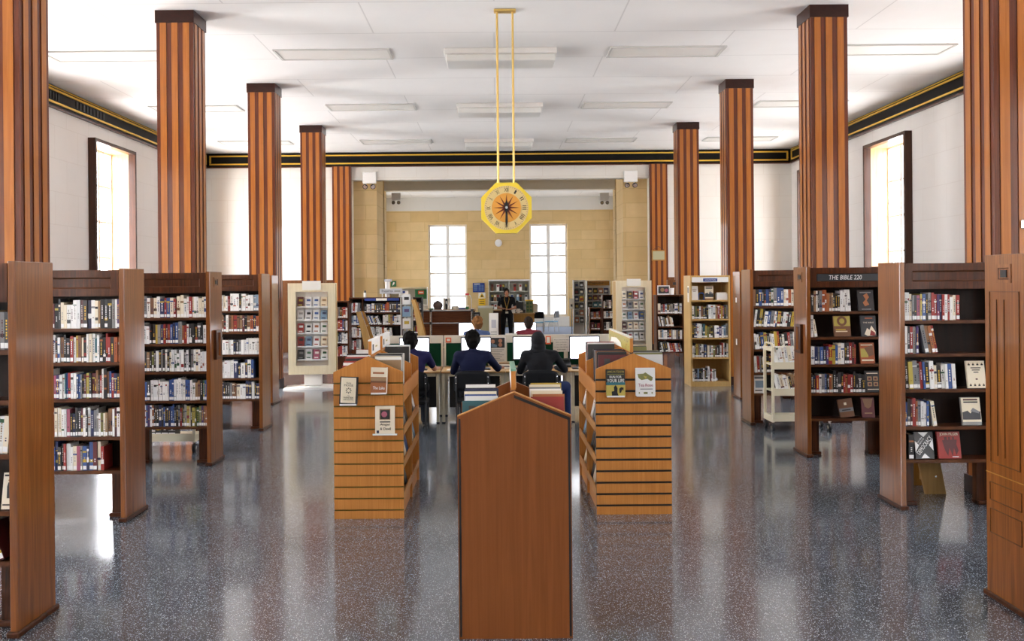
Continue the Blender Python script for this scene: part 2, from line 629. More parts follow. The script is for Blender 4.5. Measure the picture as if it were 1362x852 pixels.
def window(loc, rz, w, z0, z1, depth, lining, rows, cols, label, casing=0.15, split=None, glass='pane', bar=0.045):
    """local: x along the wall, y outwards through the wall, wall face at y=0"""
    WN[0] += 1
    t = thing('window_%d' % WN[0], label, 'window', loc, rz, kind='structure')
    h = w / 2
    if lining:
        mb = MB()
        e = 0.02
        mb.box(-h, -h + e, 0, depth, z0, z1, lining)
        mb.box(h - e, h, 0, depth, z0, z1, lining)
        mb.box(-h, h, 0, depth, z1 - e, z1, lining)
        mb.box(-h, h, 0, depth, z0, z0 + e, lining)
        mb.build('reveal_lining', t)
        mb = MB()
        c = 0.05
        mb.box(-h - c, -h + e, -casing, -0.001, z0 - c, z1 + c, 'casing_dark')
        mb.box(h - e, h + c, -casing, -0.001, z0 - c, z1 + c, 'casing_dark')
        mb.box(-h + e, h - e, -casing, -0.001, z1 - e, z1 + c, 'casing_dark')
        mb.box(-h + e, h - e, -casing, -0.001, z0 - c, z0 + e, 'casing_dark')
        mb.build('casing', t)
        MB().box(-h - 0.08, h + 0.08, -casing - 0.05, -casing - 0.001, z0 - 0.06, z0 + 0.0, 'casing_dark').build('sill', t)
    mb = MB()
    f, e0 = (0.06, 0.02) if lining else (0.085, 0.0)
    y0, y1 = depth - 0.06, depth - 0.01
    mb.box(-h + e0, -h + f, y0, y1, z0 + e0, z1 - e0, 'white_metal')
    mb.box(h - f, h - e0, y0, y1, z0 + e0, z1 - e0, 'white_metal')
    mb.box(-h + f, h - f, y0, y1, z0 + e0, z0 + f, 'white_metal')
    mb.box(-h + f, h - f, y0, y1, z1 - f, z1 - e0, 'white_metal')
    mb.build('frame', t)
    mb = MB()
    for i in range(1, cols):
        xx = -h + w * i / cols
        mb.box(xx - bar, xx + bar, y0 + 0.005, y1 - 0.005, z0 + f, z1 - f, 'white_metal')
    zs = split or [z0 + (z1 - z0) * j / rows for j in range(1, rows)]
    for zz in zs:
        mb.box(-h + f, h - f, y0 + 0.012, y1 - 0.012, zz - bar * 0.55, zz + bar * 0.55, 'white_metal')
    mb.build('glazing_bar', t)
    MB().box(-h + e0, h - e0, depth - 0.034, depth - 0.03, z0 + e0, z1 - e0, glass).build('pane', t)
    return t


def portal(loc, rot, sx, sy):
    l = bpy.data.lights.new('daylight_portal', 'AREA')
    l.shape = 'RECTANGLE'
    l.size, l.size_y = sx, sy
    l.cycles.is_portal = True
    o = bpy.data.objects.new('daylight_portal', l)
    COL.objects.link(o)
    o.location, o.rotation_euler = loc, rot
    return o


PI = math.pi
ORD = ['nearest the back wall', 'second from the back wall', 'third from the back wall', 'fourth from the back wall', 'fifth from the back wall', 'sixth from the back wall', 'seventh from the back wall']
for i, c in enumerate(WCY):
    window((XL, c, 0), PI / 2, 2 * WHALF, WIN_Z0, WIN_Z1, 0.44, 'window_wood', 5, 3, 'tall wood lined window in the left wall, %s' % ORD[i])
    portal((XL - TH - 0.03, c, (WIN_Z0 + WIN_Z1) / 2), (0, -PI / 2, 0), WIN_Z1 - WIN_Z0, 2 * WHALF)
    window((XR, c, 0), -PI / 2, 2 * WHALF, WIN_Z0, WIN_Z1, 0.44, 'window_wood', 5, 3, 'tall wood lined window in the right wall, %s' % ORD[i])
    portal((XR + TH + 0.03, c, (WIN_Z0 + WIN_Z1) / 2), (0, PI / 2, 0), WIN_Z1 - WIN_Z0, 2 * WHALF)
for i, (a, b2) in enumerate(LW):
    window(((a + b2) / 2, YL, 0), 0, b2 - a, LZ0, LZ1, 0.3, None, 5, 2, 'tall white %s lobby window glowing with daylight' % ('left', 'right')[i], split=[1.35, 2.35, 3.1, 3.65], glass='pane_dim_back', bar=0.075)
    portal(((a + b2) / 2, YL + 0.43, (LZ0 + LZ1) / 2), (-PI / 2, 0, 0), b2 - a, LZ1 - LZ0)
for s, xx, rz in (('left', LXL, PI / 2), ('right', LXR, -PI / 2)):  # unseen side windows, added only to brighten the lobby
    window((xx, 34.5, 0), rz, 4.2, 0.6, 4.9, 0.28, None, 5, 4, 'unseen wide window added to light the lobby, %s wall' % s, glass='pane_dim_side')
    portal((xx + (-0.33 if s == 'left' else 0.33), 34.5, 2.75), (0, -PI / 2 if s == 'left' else PI / 2, 0), 4.3, 4.2)

# white panel below each lobby window
for i, (a, b2) in enumerate(LW):
    structure('trim_window_panel_%d' % (i + 1), MB().box(a - 0.05, b2 + 0.05, YL - 0.06, YL - 0.001, 0.0, LZ0, 'white'), 'white panel below the %s lobby window' % ('left', 'right')[i], 'panel')

# wood dado ----------------------------------------------------------------
def dado(name, label, boxes):
    mb = MB()
    for q in boxes:
        mb.box(*q, 'dado_wood')
    structure(name, mb, label, 'wainscot')


ys = sorted(WCY)
edges = [YF + 0.01] + [e for c in ys for e in (c - WHALF - 0.06, c + WHALF + 0.06)] + [YB - 0.01]
dado('trim_dado_left', 'wood dado along the left wall', [(XL, XL + 0.04, edges[i], edges[i + 1], 0.0, 2.05) for i in range(0, len(edges), 2)])
dado('trim_dado_right', 'wood dado along the right wall', [(XR - 0.04, XR, edges[i], edges[i + 1], 0.0, 2.05) for i in range(0, len(edges), 2)])
dado('trim_dado_back', 'wood dado along the back wall', [(XL + 0.05, -4.66, YB - 0.04, YB - 0.001, 0, 2.05), (4.9, XR - 0.05, YB - 0.04, YB - 0.001, 0, 2.05)])

# black and gold frieze -----------------------------------------------------
FZ0, FZ1 = 5.29, 5.67


def frieze(name, label, a, b2, wall, vents=()):
    """wall: 'L','R','B'"""
    t = thing(name, label, 'frieze', kind='structure')

    def bx(p, q, d0, d1, z0, z1, m):
        if wall == 'L': return MB().box(XL + d0, XL + d1, p, q, z0, z1, m)
        if wall == 'R': return MB().box(XR - d1, XR - d0, p, q, z0, z1, m)
        return MB().box(p, q, YB - d1, YB - d0, z0, z1, m)
    bx(a, b2, 0.0, 0.06, FZ0, FZ1, 'frieze_black').build('frieze_board', t)
    for z in (FZ0 + 0.05, FZ1 - 0.10):
        bx(a + 0.12, b2 - 0.12, 0.06, 0.085, z, z + 0.038, 'gold').build('gold_strip', t)
    for p in (a + 0.12, b2 - 0.16):
        bx(p, p + 0.045, 0.06, 0.084, FZ0 + 0.1, FZ1 - 0.1, 'gold').build('gold_strip', t)
    if wall != 'B':
        bx(a + 0.1, b2 - 0.1, 0.06, 0.075, FZ1 - 0.035, FZ1 - 0.015, 'gold').build('gold_line', t)
    bx(a, b2, 0.0, 0.075, FZ0 - 0.03, FZ0, 'walnut').build('lower_bead', t)
    for (p, q) in vents:
        mb = MB()
        n = 9
        for i in range(n):
            u = p + (q - p) * i / n
            tmp = bx(u, u + (q - p) / n * 0.5, 0.06, 0.072, FZ0 + 0.12, FZ1 - 0.12, 'black')
            mb.add(tmp.v, tmp.f, tmp.m)
        mb.build('vent_grille', t)


frieze('trim_1', 'black and gold frieze along the left wall', YF, YB - 0.09, 'L', [(15.4, 16.3), (16.9, 18.2), (21.3, 22.6)])
frieze('trim_2', 'black and gold frieze along the right wall', YF, YB - 0.09, 'R')
frieze('trim_3', 'black and gold frieze across the back wall', XL, XR, 'B')

# striped columns -------------------------------------------------------------
PROF = [(0.10, 0), (0.17, 1), (0.14, 0), (0.17, 1), (0.14, 0), (0.175, 1), (0.105, 0)]


def column(x0, x1, y0, y1, z0, z1, label, cap=True, group='striped wooden columns', knob=False):
    t = thing('column', label, 'column', ((x0 + x1) / 2, (y0 + y1) / 2, 0), group=None, kind='structure')
    hx, hy = (x1 - x0) / 2, (y1 - y0) / 2
    pts, ms = [], []
    corners = [(-hx, -hy), (hx, -hy), (hx, hy), (-hx, hy)]
    for k in range(4):
        a, b2 = Vector(corners[k]), Vector(corners[(k + 1) % 4])
        d = b2 - a
        nrm = Vector((d.y, -d.x)).normalized()
        s = 0.0
        deep = d.length < 0.3
        prof = [(1.0, 0)] if deep else PROF
        for (w, lite) in prof:
            off = nrm * (0.008 if lite else 0.0)
            p, q = a + d * s + off, a + d * (s + w) + off
            if lite:
                pts.append(a + d * s); ms.append('column_dark')
                pts.append(p); ms.append('column_light')
                pts.append(q); ms.append('column_dark')
            else:
                pts.append(a + d * s); ms.append('column_dark')
            s += w
    # drop doubled points
    out, om = [], []
    for i, p in enumerate(pts):
        if out and (out[-1] - p).length < 1e-6:
            out[-1], om[-1] = p, ms[i]
        else:
            out.append(p); om.append(ms[i])
    MB().prism([tuple(p) for p in out], z0, z1, 'z', 'column_dark', mside=om).build('shaft', t)
    if cap:
        MB().box(-hx - 0.014, hx + 0.014, -hy - 0.014, hy + 0.014, z1 - 0.17, z1 - 0.002, 'column_cap').build('capital', t)
    MB().box(-hx - 0.016, hx + 0.016, -hy - 0.016, hy + 0.016, 0.002, 0.16, 'column_cap').build('plinth', t)
    if knob:
        mb = MB()
        for k in range(4):
            pass
        MB().box(-0.035, 0.035, -hy - 0.03, -hy - 0.009, 2.37, 2.45, 'chrome', bev=0.008).build('chrome_fitting', t)
    return t


CY = [7.45, 11.75, 16.06, 20.37]
CN = ['first', 'second', 'third', 'fourth']
for i, y in enumerate(CY):
    column(-4.59, -4.09, y, y + 0.48, 0, ZC, '%s striped wood column of the left row, counted from the front' % CN[i], knob=(i == 0))
    column(4.30, 4.80, y, y + 0.48, 0, ZC, '%s striped wood column of the right row, counted from the front' % CN[i], knob=(i == 0))
column(-4.63, -4.1, YB - 0.16, YB - 0.001, 0, FZ0 - 0.03, 'striped wood pilaster left of the lobby opening', cap=False)
column(4.38, 4.88, YB - 0.16, YB - 0.001, 0, FZ0 - 0.03, 'striped wood pilaster right of the lobby opening', cap=False)

# ceiling lights ------------------------------------------------------------
def flush_light(x, y, w, d, label):
    t = thing('ceiling_light', label, 'ceiling light', (x, y, ZC), group='flush ceiling light panels')
    mb = MB()
    e = 0.035
    mb.box(-w / 2, w / 2, -d / 2, -d / 2 + e, -0.025, -0.001, 'light_rim')
    mb.box(-w / 2, w / 2, d / 2 - e, d / 2, -0.025, -0.001, 'light_rim')
    mb.box(-w / 2, -w / 2 + e, -d / 2 + e, d / 2 - e, -0.025, -0.001, 'light_rim')
    mb.box(w / 2 - e, w / 2, -d / 2 + e, d / 2 - e, -0.025, -0.001, 'light_rim')
    mb.build('frame', t)
    MB().box(-w / 2 + e, w / 2 - e, -d / 2 + e, d / 2 - e, -0.012, -0.001, 'light_diffuser').build('diffuser', t)


def box_light(x, y, w, d, h, label):
    t = thing('ceiling_light', label, 'ceiling light', (x, y, ZC), group='boxed ceiling lights down the middle')
    MB().box(-w / 2, w / 2, -d / 2, d / 2, -h * 0.45, -0.001, 'white', bev=0.01).build('housing', t)
    MB().box(-w / 2 + 0.03, w / 2 - 0.03, -d / 2 + 0.04, d / 2 - 0.04, -h, -h * 0.45, 'light_diffuser', bev=0.015).build('diffuser', t)


LROW = [14.05, 18.3, 22.8]
LN = ['nearest', 'middle', 'farthest']
for i, y in enumerate(LROW):
    for x, nm in ((-6.3, 'against the left wall'), (-2.6, 'left of the middle'), (2.78, 'right of the middle'), (6.45, 'against the right wall')):
        flush_light(x, y, 1.85, 0.62, 'flush white ceiling light panel in the row %s, %s one in view' % (nm, LN[i]))
    box_light(0.1, y, 1.8, 0.62, 0.2, 'boxed white ceiling light in the middle row behind the clock, %s one' % LN[i])

# emergency lights and small fittings in the lobby mouth ----------------------
def twin_spot(x, y, z, s, label):
    t = thing('emergency_spotlight', label, 'emergency light', (x, y, z), group='twin emergency lights')
    MB().box(-0.19 * s, 0.19 * s, -0.1, 0.0, 0.0, 0.32 * s, 'white', bev=0.01).build('housing', t)
    for k in (-1, 1):
        mb = MB()
        mb.tube((k * 0.1 * s, -0.06, -0.0), (k * 0.1 * s, -0.06, -0.05 * s), 0.015, m='white')
        l = MB()
        l.tube((k * 0.1 * s, 0.0, -0.08 * s), (k * 0.11 * s, -0.14, -0.1 * s), 0.05 * s, 0.075 * s, 'black', 12)
        lo = l.build('lamp', t)
        MB().disc((k * 0.11 * s, -0.146, -0.1 * s), 0.06 * s, 0.004, 'chrome', 12).build('lens', lo)
        mb.build('neck', lo)


pA = at(494, 246, 25.0)
twin_spot(pA.x, YB - 0.002, pA.z, 1.0, 'white emergency light with two lamps on the left pier')
pA = at(836, 244, 25.0)
twin_spot(pA.x, YB - 0.002, pA.z, 1.0, 'white emergency light with two lamps on the right pier')
pA = at(519, 266, 30.9)
twin_spot(pA.x + 0.2, 31.1, pA.z, 0.85, 'deeper emergency light left below the lobby beam')
pA = at(812, 266, 30.9)
twin_spot(pA.x - 0.2, 31.1, pA.z, 0.85, 'deeper emergency light right below the lobby beam')
p = at(663, 323, YL - 0.02)
t = thing('smoke_detector', 'small round white alarm on the stone wall between the windows', 'alarm', (p.x, YL - 0.001, p.z))
MB().disc((0, -0.06, 0), 0.16, 0.06, 'white', 24).build('body', t)
MB().disc((0, -0.09, 0), 0.10, 0.03, 'white_metal', 24).build('cap', t)
p = at(876, 339, YB - 0.2)
t = thing('hanging_sign', 'small dark framed sign hung on the right pilaster', 'sign', (p.x, YB - 0.172, p.z))
MB().box(-0.19, 0.19, -0.03, 0, -0.16, 0.14, 'honey').build('frame', t)
MB().box(-0.165, 0.165, -0.034, -0.03, -0.13, 0.11, 'putty').build('panel', t)
MB().pipe([(-0.16, -0.012, 0.14), (0, -0.012, 0.25), (0.16, -0.012, 0.14)], 0.006, 'ink', 6).build('cord', t)

# hanging clock ---------------------------------------------------------------
CKY = 11.85
pc = at(673.5, 277, CKY)
top = at(672, 13, CKY)
t = thing('hanging_clock', 'yellow octagonal clock hanging from the ceiling on two brass rods', 'clock', (pc.x, CKY, pc.z))
R8 = 33.3 * CKY / F / math.cos(PI / 8)
oct_ = [(R8 * math.cos(PI / 8 + k * PI / 4), R8 * math.sin(PI / 8 + k * PI / 4)) for k in range(8)]
MB().prism(oct_, -0.09, 0.09, 'y', 'yellow_frame').build('frame', t)
RD = 29.2 * CKY / F
d = MB().disc((0, -0.105, 0), RD, 0.015, 'dial_cream', 56).build('dial', t)
MB().disc((0, -0.11, 0), RD * 0.66, 0.005, 'dial_orange', 48).build('inner_dial', d)
for k in range(12):
    a = k * PI / 6
    u, n = Vector((math.sin(a), 0, math.cos(a))), Vector((math.cos(a), 0, -math.sin(a)))
    mb = MB()
    r0, r1 = 0.02, RD * 0.6
    vs = [n * 0.016 + u * r0, u * r1, -n * 0.016 + u * r0]
    mb.add([(v.x, -0.114, v.z) for v in vs] + [(v.x, -0.110, v.z) for v in vs], [(0, 1, 2), (5, 4, 3), (0, 3, 4, 1), (1, 4, 5, 2), (2, 5, 3, 0)], 'ray_brown')
    mb.build('ray', d)
for k, s in enumerate(['XII', 'I', 'II', 'III', 'IIII', 'V', 'VI', 'VII', 'VIII', 'IX', 'X', 'XI']):
    a = k * PI / 6
    r = RD * 0.81
    text(s, RD * 0.17, 'ink', 'numeral', d, (r * math.sin(a), -0.108, r * math.cos(a)), w=RD * (0.028 + 0.052 * len(s)), rot=-a)
mb = MB()
for k in range(60):
    a = k * PI / 30
    u, n = Vector((math.sin(a), 0, math.cos(a))), Vector((math.cos(a), 0, -math.sin(a)))
    vs = [n * 0.002 + u * RD * 0.92, n * 0.002 + u * RD * 0.97, -n * 0.002 + u * RD * 0.97, -n * 0.002 + u * RD * 0.92]
    mb.add([(v.x, -0.1075, v.z) for v in vs], [(0, 1, 2, 3)], 'ray_brown')
mb.build('minute_marking', d)
mb = MB()
mb.prism([(-0.012, 0.08), (0.012, 0.08), (0.016, -0.2), (0.0, -RD * 0.93), (-0.016, -0.2)], -0.128, -0.122, 'y', 'black').build('minute_hand', t)
MB().prism([(-0.02, -0.05), (0.02, -0.05), (0.026, 0.05), (0, 0.1), (-0.026, 0.05)], -0.135, -0.129, 'y', 'black').build('hour_hand', t)
MB().disc((0, -0.145, 0), 0.018, 0.02, 'chrome', 16).build('boss', t)
for k in (-1, 1):
    MB().tube((k * 0.107, 0, R8 * math.cos(PI / 8) - 0.005), (k * 0.107, 0, ZC - pc.z - 0.03), 0.0155, m='brass', n=10).build('rod', t)
MB().box(-0.15, 0.15, -0.06, 0.06, ZC - pc.z - 0.035, ZC - pc.z - 0.002, 'brass', bev=0.006).build('ceiling_plate', t)
# ------------------------------------------------------------------ bookcases
BW, BD, BH = 0.92, 0.41, 2.09
SH = [1.595, 1.315, 1.015, 0.70, 0.42]      # shelf tops
BOOKS = []                                   # every book, shelf by shelf


def framed(mb, x0, x1, z0, z1, y, border, depth, m1, m2):
    """board with a sunk, mitred panel, facing -y, its face at y"""
    ix0, ix1, iz0, iz1 = x0 + border, x1 - border, z0 + border, z1 - border
    s = 0.012
    o = [(x0, y, z0), (x1, y, z0), (x1, y, z1), (x0, y, z1)]
    i1 = [(ix0, y, iz0), (ix1, y, iz0), (ix1, y, iz1), (ix0, y, iz1)]
    i2 = [(ix0 + s, y + depth, iz0 + s), (ix1 - s, y + depth, iz0 + s), (ix1 - s, y + depth, iz1 - s), (ix0 + s, y + depth, iz1 - s)]
    bk = [(x0, y + 0.03, z0), (x1, y + 0.03, z0), (x1, y + 0.03, z1), (x0, y + 0.03, z1)]
    vs = o + i1 + i2 + bk
    fs, ms = [], []
    for k in range(4):
        n = (k + 1) % 4
        fs.append([k, n, 4 + n, 4 + k]); ms.append(m1)
        fs.append([4 + k, 4 + n, 8 + n, 8 + k]); ms.append(m2)
        fs.append([k, 12 + k, 12 + n, n]); ms.append(m1)
    fs.append([8, 9, 10, 11]); ms.append(m1)
    fs.append([15, 14, 13, 12]); ms.append(m1)
    mb.add(vs, fs, ms)


class Case:
    pass


def bookcase(x, y, s, label, nick, grip=False, slot=False, sign=None, tall=BH, deco=False, foot=True):
    """x: aisle face of the end panel; s=+1 the bay runs to the right of it, -1 to the left"""
    t = thing('bookcase', label, 'bookcase', (x, y, 0))
    c = Case()
    c.x, c.y, c.s, c.nick, c.root = x, y, s, nick, t
    X = lambda a: s * a
    B = lambda a, b2, y0, y1, z0, z1, m='walnut', bev=0.0: MB().box(X(a), X(b2), y0, y1, z0, z1, m, bev=bev)
    e = B(0, 0.045, 0, BD, 0.03, tall, 'walnut_end', 0.004).build('end_panel', t)
    B(-0.014, 0.058, -0.022, BD + 0.022, 0.0, 0.034, 'walnut', 0.006).build('end_foot', e)
    if slot:                                             # metal label holder near the top of the end
        mb = MB()
        framed(mb, -0.075, 0.075, tall - 0.17, tall - 0.06, -0.001, 0.02, 0.012, 'walnut_end', 'walnut')
        mm = Matrix.Translation((X(0) - s * 0.004, BD / 2, 0)) @ Matrix.Rotation(-s * PI / 2, 4, 'Z')
        o = link('label_frame', mb.mesh('label_frame'), e, mm)
        link('label_slot', MB().box(-0.03, 0.03, -0.002, 0.004, tall - 0.137, tall - 0.093, 'black').mesh('label_slot'), o)
    if grip:                                             # long turned-in hand grip
        mb = MB()
        framed(mb, -0.085, 0.085, 1.13, 1.45, -0.012, 0.028, 0.02, 'walnut', 'walnut_end')
        mm = Matrix.Translation((X(0) - s * 0.018, BD / 2, 0)) @ Matrix.Rotation(-s * PI / 2, 4, 'Z')
        link('hand_grip', mb.mesh('hand_grip'), e, mm)
    if deco:
        mm = Matrix.Translation((X(0) - s * 0.003, BD / 2, 0)) @ Matrix.Rotation(-s * PI / 2, 4, 'Z')
        for (z0, z1, xa) in ((0.83, tall - 0.22, 0.15), (0.60, 0.71, 0.16), (0.40, 0.55, 0.16)):
            mb = MB()
            q = 0.0035
            for (a, b2, u, v) in ((-xa, xa, z1 - q, z1), (-xa, xa, z0, z0 + q), (-xa, -xa + q, z0 + q, z1 - q), (xa - q, xa, z0 + q, z1 - q)):
                mb.box(a, b2, -0.002, 0.002, u, v, 'walnut_edge')
            for k in range(2):
                if z1 - z0 > 0.3:
                    mb.box(-0.075 + 0.075 * k - 0.0015, -0.075 + 0.075 * k + 0.0015, -0.0015, 0.002, z0 + 0.05, z1 - 0.05, 'walnut')
            link('inset_moulding', mb.mesh('inset_moulding'), e, mm)
        link('scuff_line', MB().box(-0.2, 0.2, -0.001, 0.002, 0.762, 0.768, 'honey').mesh('scuff_line'), e, mm)
    B(BW - 0.045, BW, 0, BD, 0.0, tall, 'walnut', 0.004).build('end_panel', t)
    for yy, nm in ((0.0, 'header'), (BD - 0.03, 'header')):
        mb = MB()
        a, b2 = sorted((X(0.046), X(BW - 0.046)))
        framed(mb, a, b2, 1.862, tall - 0.012, yy if yy == 0 else yy, 0.062, 0.016, 'walnut', 'walnut_edge')
        hd = mb.build(nm, t)
        if sign and yy == 0:
            o = MB().box(X(0.12), X(BW - 0.12), 0.004, 0.014, 1.932, tall - 0.082, 'sign_black').build('sign_plate', hd)
            text(sign, 0.048, 'sign_text', 'lettering', o, (X(BW / 2) - 0.03, 0.002, (1.932 + tall - 0.082) / 2), w=0.36, shear=0.15)
    B(0.046, BW - 0.046, 0.031, BD - 0.031, tall - 0.05, tall - 0.02, 'walnut').build('top_board', t)
    B(0.046, BW - 0.046, 0.2, 0.21, 0.42, 1.86, 'case_back').build('back_panel', t)
    for z in SH:
        mb = B(0.046, BW - 0.046, 0.012, 0.199, z - 0.024, z, 'walnut')
        o = mb.build('shelf', t)
        B(0.046, BW - 0.046, 0.004, 0.0118, z - 0.026, z + 0.001, 'walnut_edge').build('shelf_edge', o)
        B(0.046, BW - 0.046, 0.211, BD - 0.012, z - 0.024, z, 'walnut').build('shelf', t)
    for a in (0.048, BW - 0.048 - 0.14):
        l = B(a, a + 0.14, 0.17, 0.24, 0.0, SH[4] - 0.025, 'walnut').build('leg', t)
        B(a - 0.0, a + 0.16 if a < 0.4 else a + 0.14, 0.145, 0.265, 0.0, 0.034, 'walnut', 0.006).build('foot', l)
    return c


def book_meshes(b):
    """cover, page block and call-number label of one book, spine towards -y"""
    t, h, d, code, acc, deco, lab = b['t'], b['h'], b['d'], b['mat'], b['acc'], b['deco'], b['lab']
    c = min(0.003, t * 0.14)
    cov, pg, lb = MB(), MB(), MB()
    U = [(-t / 2, 0), (t / 2, 0), (t / 2, d), (t / 2 - c, d), (t / 2 - c, c), (-t / 2 + c, c), (-t / 2 + c, d), (-t / 2, d)]
    cov.prism(U, 0, h, 'z', code)
    e = 0.0006
    w = t / 2 - 0.0005
    for (z0, z1) in deco['bands']:
        cov.add([(-w, -e, h * z0), (w, -e, h * z0), (w, -e, h * z1), (-w, -e, h * z1)], [(0, 1, 2, 3)], acc)
    q = t * 0.14
    for (z0, z1) in deco['marks']:
        cov.add([(-q, -e * 2, h * z0), (q, -e * 2, h * z0), (q, -e * 2, h * z1), (-q, -e * 2, h * z1)], [(0, 1, 2, 3)], deco['ink'])
    pg.box(-t / 2 + c, t / 2 - c, c, d - 0.004, 0.003, h - 0.004, 'page')
    if lab:
        lb.box(-w * 0.9, w * 0.9, -0.0016, -0.0005, h * 0.04, h * 0.04 + 0.03, 'label')
    return cov, pg, lb


def face_meshes(b):
    """a book shown face out: front cover towards -y, spine at its left"""
    w, th, h = b['t'], b['d'], b['h']
    c = 0.003
    cov, pg = MB(), MB()
    U = [(-w / 2, 0), (w / 2, 0), (w / 2, c), (-w / 2 + c, c), (-w / 2 + c, th - c), (w / 2, th - c), (w / 2, th), (-w / 2, th)]
    cov.prism(U, 0, h, 'z', b['mat'])
    pg.box(-w / 2 + c, w / 2 - 0.004, c, th - c, 0.003, h - 0.004, 'page')
    return cov, pg, MB()


def mkdeco(code):
    bands, marks = [], []
    if RND.random() < 0.45:
        z = RND.uniform(0.62, 0.85)
        bands.append((z, z + RND.uniform(0.03, 0.1)))
    if RND.random() < 0.3:
        z = RND.uniform(0.15, 0.4)
        bands.append((z, z + RND.uniform(0.02, 0.2)))
    z = RND.uniform(0.28, 0.36)
    while z < 0.8 and RND.random() < 0.93:
        l = RND.uniform(0.02, 0.06)
        marks.append((z, z + l))
        z += l + RND.uniform(0.012, 0.04)
    ink = RND.choice(['ink', 'book_d_0', 'pale_text', 'book_a_0', 'book_n_1', 'book_m_0']) if code in 'wcgsyvpoa' else ('label' if RND.random() < 0.6 else 'gold')
    return {'bands': bands, 'marks': marks, 'ink': ink}


ACC = {'w': 'kbrgoe', 'c': 'kmanb', 'k': 'wyrgo', 'd': 'wcy', 'g': 'kwn', 'n': 'wyc', 'b': 'wyn', 's': 'nw', 't': 'wc', 'r': 'wyk', 'm': 'yc', 'o': 'wk', 'y': 'kr', 'e': 'wy', 'v': 'kw', 'p': 'wu', 'u': 'wp', 'a': 'mkc'}


def new_book(M, t, h, d, code, ctx, lab=True, face=False, art=None, own=None, area=None):
    b = dict(M=M, t=t, h=h, d=d, code=code, mat=shade(code), acc=shade(RND.choice(ACC[code])), deco=mkdeco(code), lab=lab and RND.random() < 0.8,
             face=face, art=art, ctx=ctx, own=own)
    b['area'] = area if area is not None else t * h / M.translation.y ** 2
    BOOKS.append(b)
    return b


def row(ctx, y, z, codes, xl, xr, h=(0.19, 0.245), lean=0.0, clear=None, lab=True, depth=(0.13, 0.165), rz=0.0):
    """books standing side by side from xl to xr; lean in degrees (top towards +x)"""
    n = len(codes)
    ws = [RND.uniform(0.6, 1.35) for _ in codes]
    th = math.radians(lean)
    k = (xr - xl - 0.0015 * n) / sum(ws)
    ws = [w * k for w in ws]
    x = xl
    hh = RND.uniform(*h)
    for i, c in enumerate(codes):
        if RND.random() < 0.55:
            hh = RND.uniform(*h)
        H = min(hh, clear) if clear else hh
        t = ws[i] * math.cos(th)
        H = max(0.12, H)
        M = Matrix.Translation((x + ws[i] / 2 + (0.0 if not lean else 0), y + RND.uniform(0, 0.012), z + 0.001 + t / 2 * abs(math.sin(th))))
        if lean:
            M = M @ Matrix.Rotation(th, 4, 'Y')
        if rz:
            M = M @ Matrix.Rotation(rz, 4, 'Z')
        b = new_book(M, t, H, RND.uniform(*depth), c, dict(ctx, i=i, n=n, codes=codes), lab)
        x += ws[i] + 0.0015


SHN = ['top', 'second', 'third', 'fourth', 'bottom']


def crow(c, k, codes, pl, pr, h=(0.19, 0.245), lean=0.0, clear=None, py=400):
    """row on shelf k of a case, its ends measured in the photo"""
    y = c.y + 0.022
    xl, xr = at(pl, py, y).x, at(pr, py, y).x
    lo, hi = sorted((c.x + c.s * 0.05, c.x + c.s * (BW - 0.05)))
    ov = 0.24 * math.sin(math.radians(lean))
    xl, xr = max(xl, lo - min(ov, 0)), min(xr, hi - max(ov, 0))
    ctx = dict(nick=c.nick, shelf=SHN[k])
    top = [1.86, 1.57, 1.29, 0.99, 0.675][k]
    row(ctx, y, SH[k], codes, xl, xr, h, lean, clear=top - SH[k] - 0.012)


def face_out(ctx, x, y, z, w, h, code, art, own, th=0.024, back=12, rz=0.0, turn=0.0):
    """book shown face out, leaning back"""
    M = Matrix.Translation((x, y, z + 0.001 + th * math.sin(math.radians(back)))) @ Matrix.Rotation(rz, 4, 'Z') @ Matrix.Rotation(turn, 4, 'Y') @ Matrix.Rotation(-math.radians(back), 4, 'X')
    return new_book(M, w, h, th, code, ctx, False, True, art, own)


def cface(c, k, pl, pr, h, code, art, own, back=10, turn=0.0, py=450, dy=0.03):
    y = c.y + dy
    xl, xr = at(pl, py, y).x, at(pr, py, y).x
    z = SH[k]
    if turn:
        z += abs(math.sin(turn)) * (xr - xl) / 2
    return face_out(dict(nick=c.nick, shelf=SHN[k]), (xl + xr) / 2, y, z, xr - xl, h, code, art, own, back=back, turn=turn)


# cover pictures: each returns parts on the front cover (y just under 0) -------
def blk(o, w, h, x0, x1, z0, z1, m, lift=1, name='cover_print'):
    return MB().box(-w / 2 + x0 * w, -w / 2 + x1 * w, -0.0006 * lift, -0.0002, z0 * h, z1 * h, m).build(name, o)


def tri(o, w, h, pts, m, lift=1, name='cover_print'):
    return MB().prism([(-w / 2 + p[0] * w, p[1] * h) for p in pts], -0.0006 * lift, -0.0002, 'y', m).build(name, o)


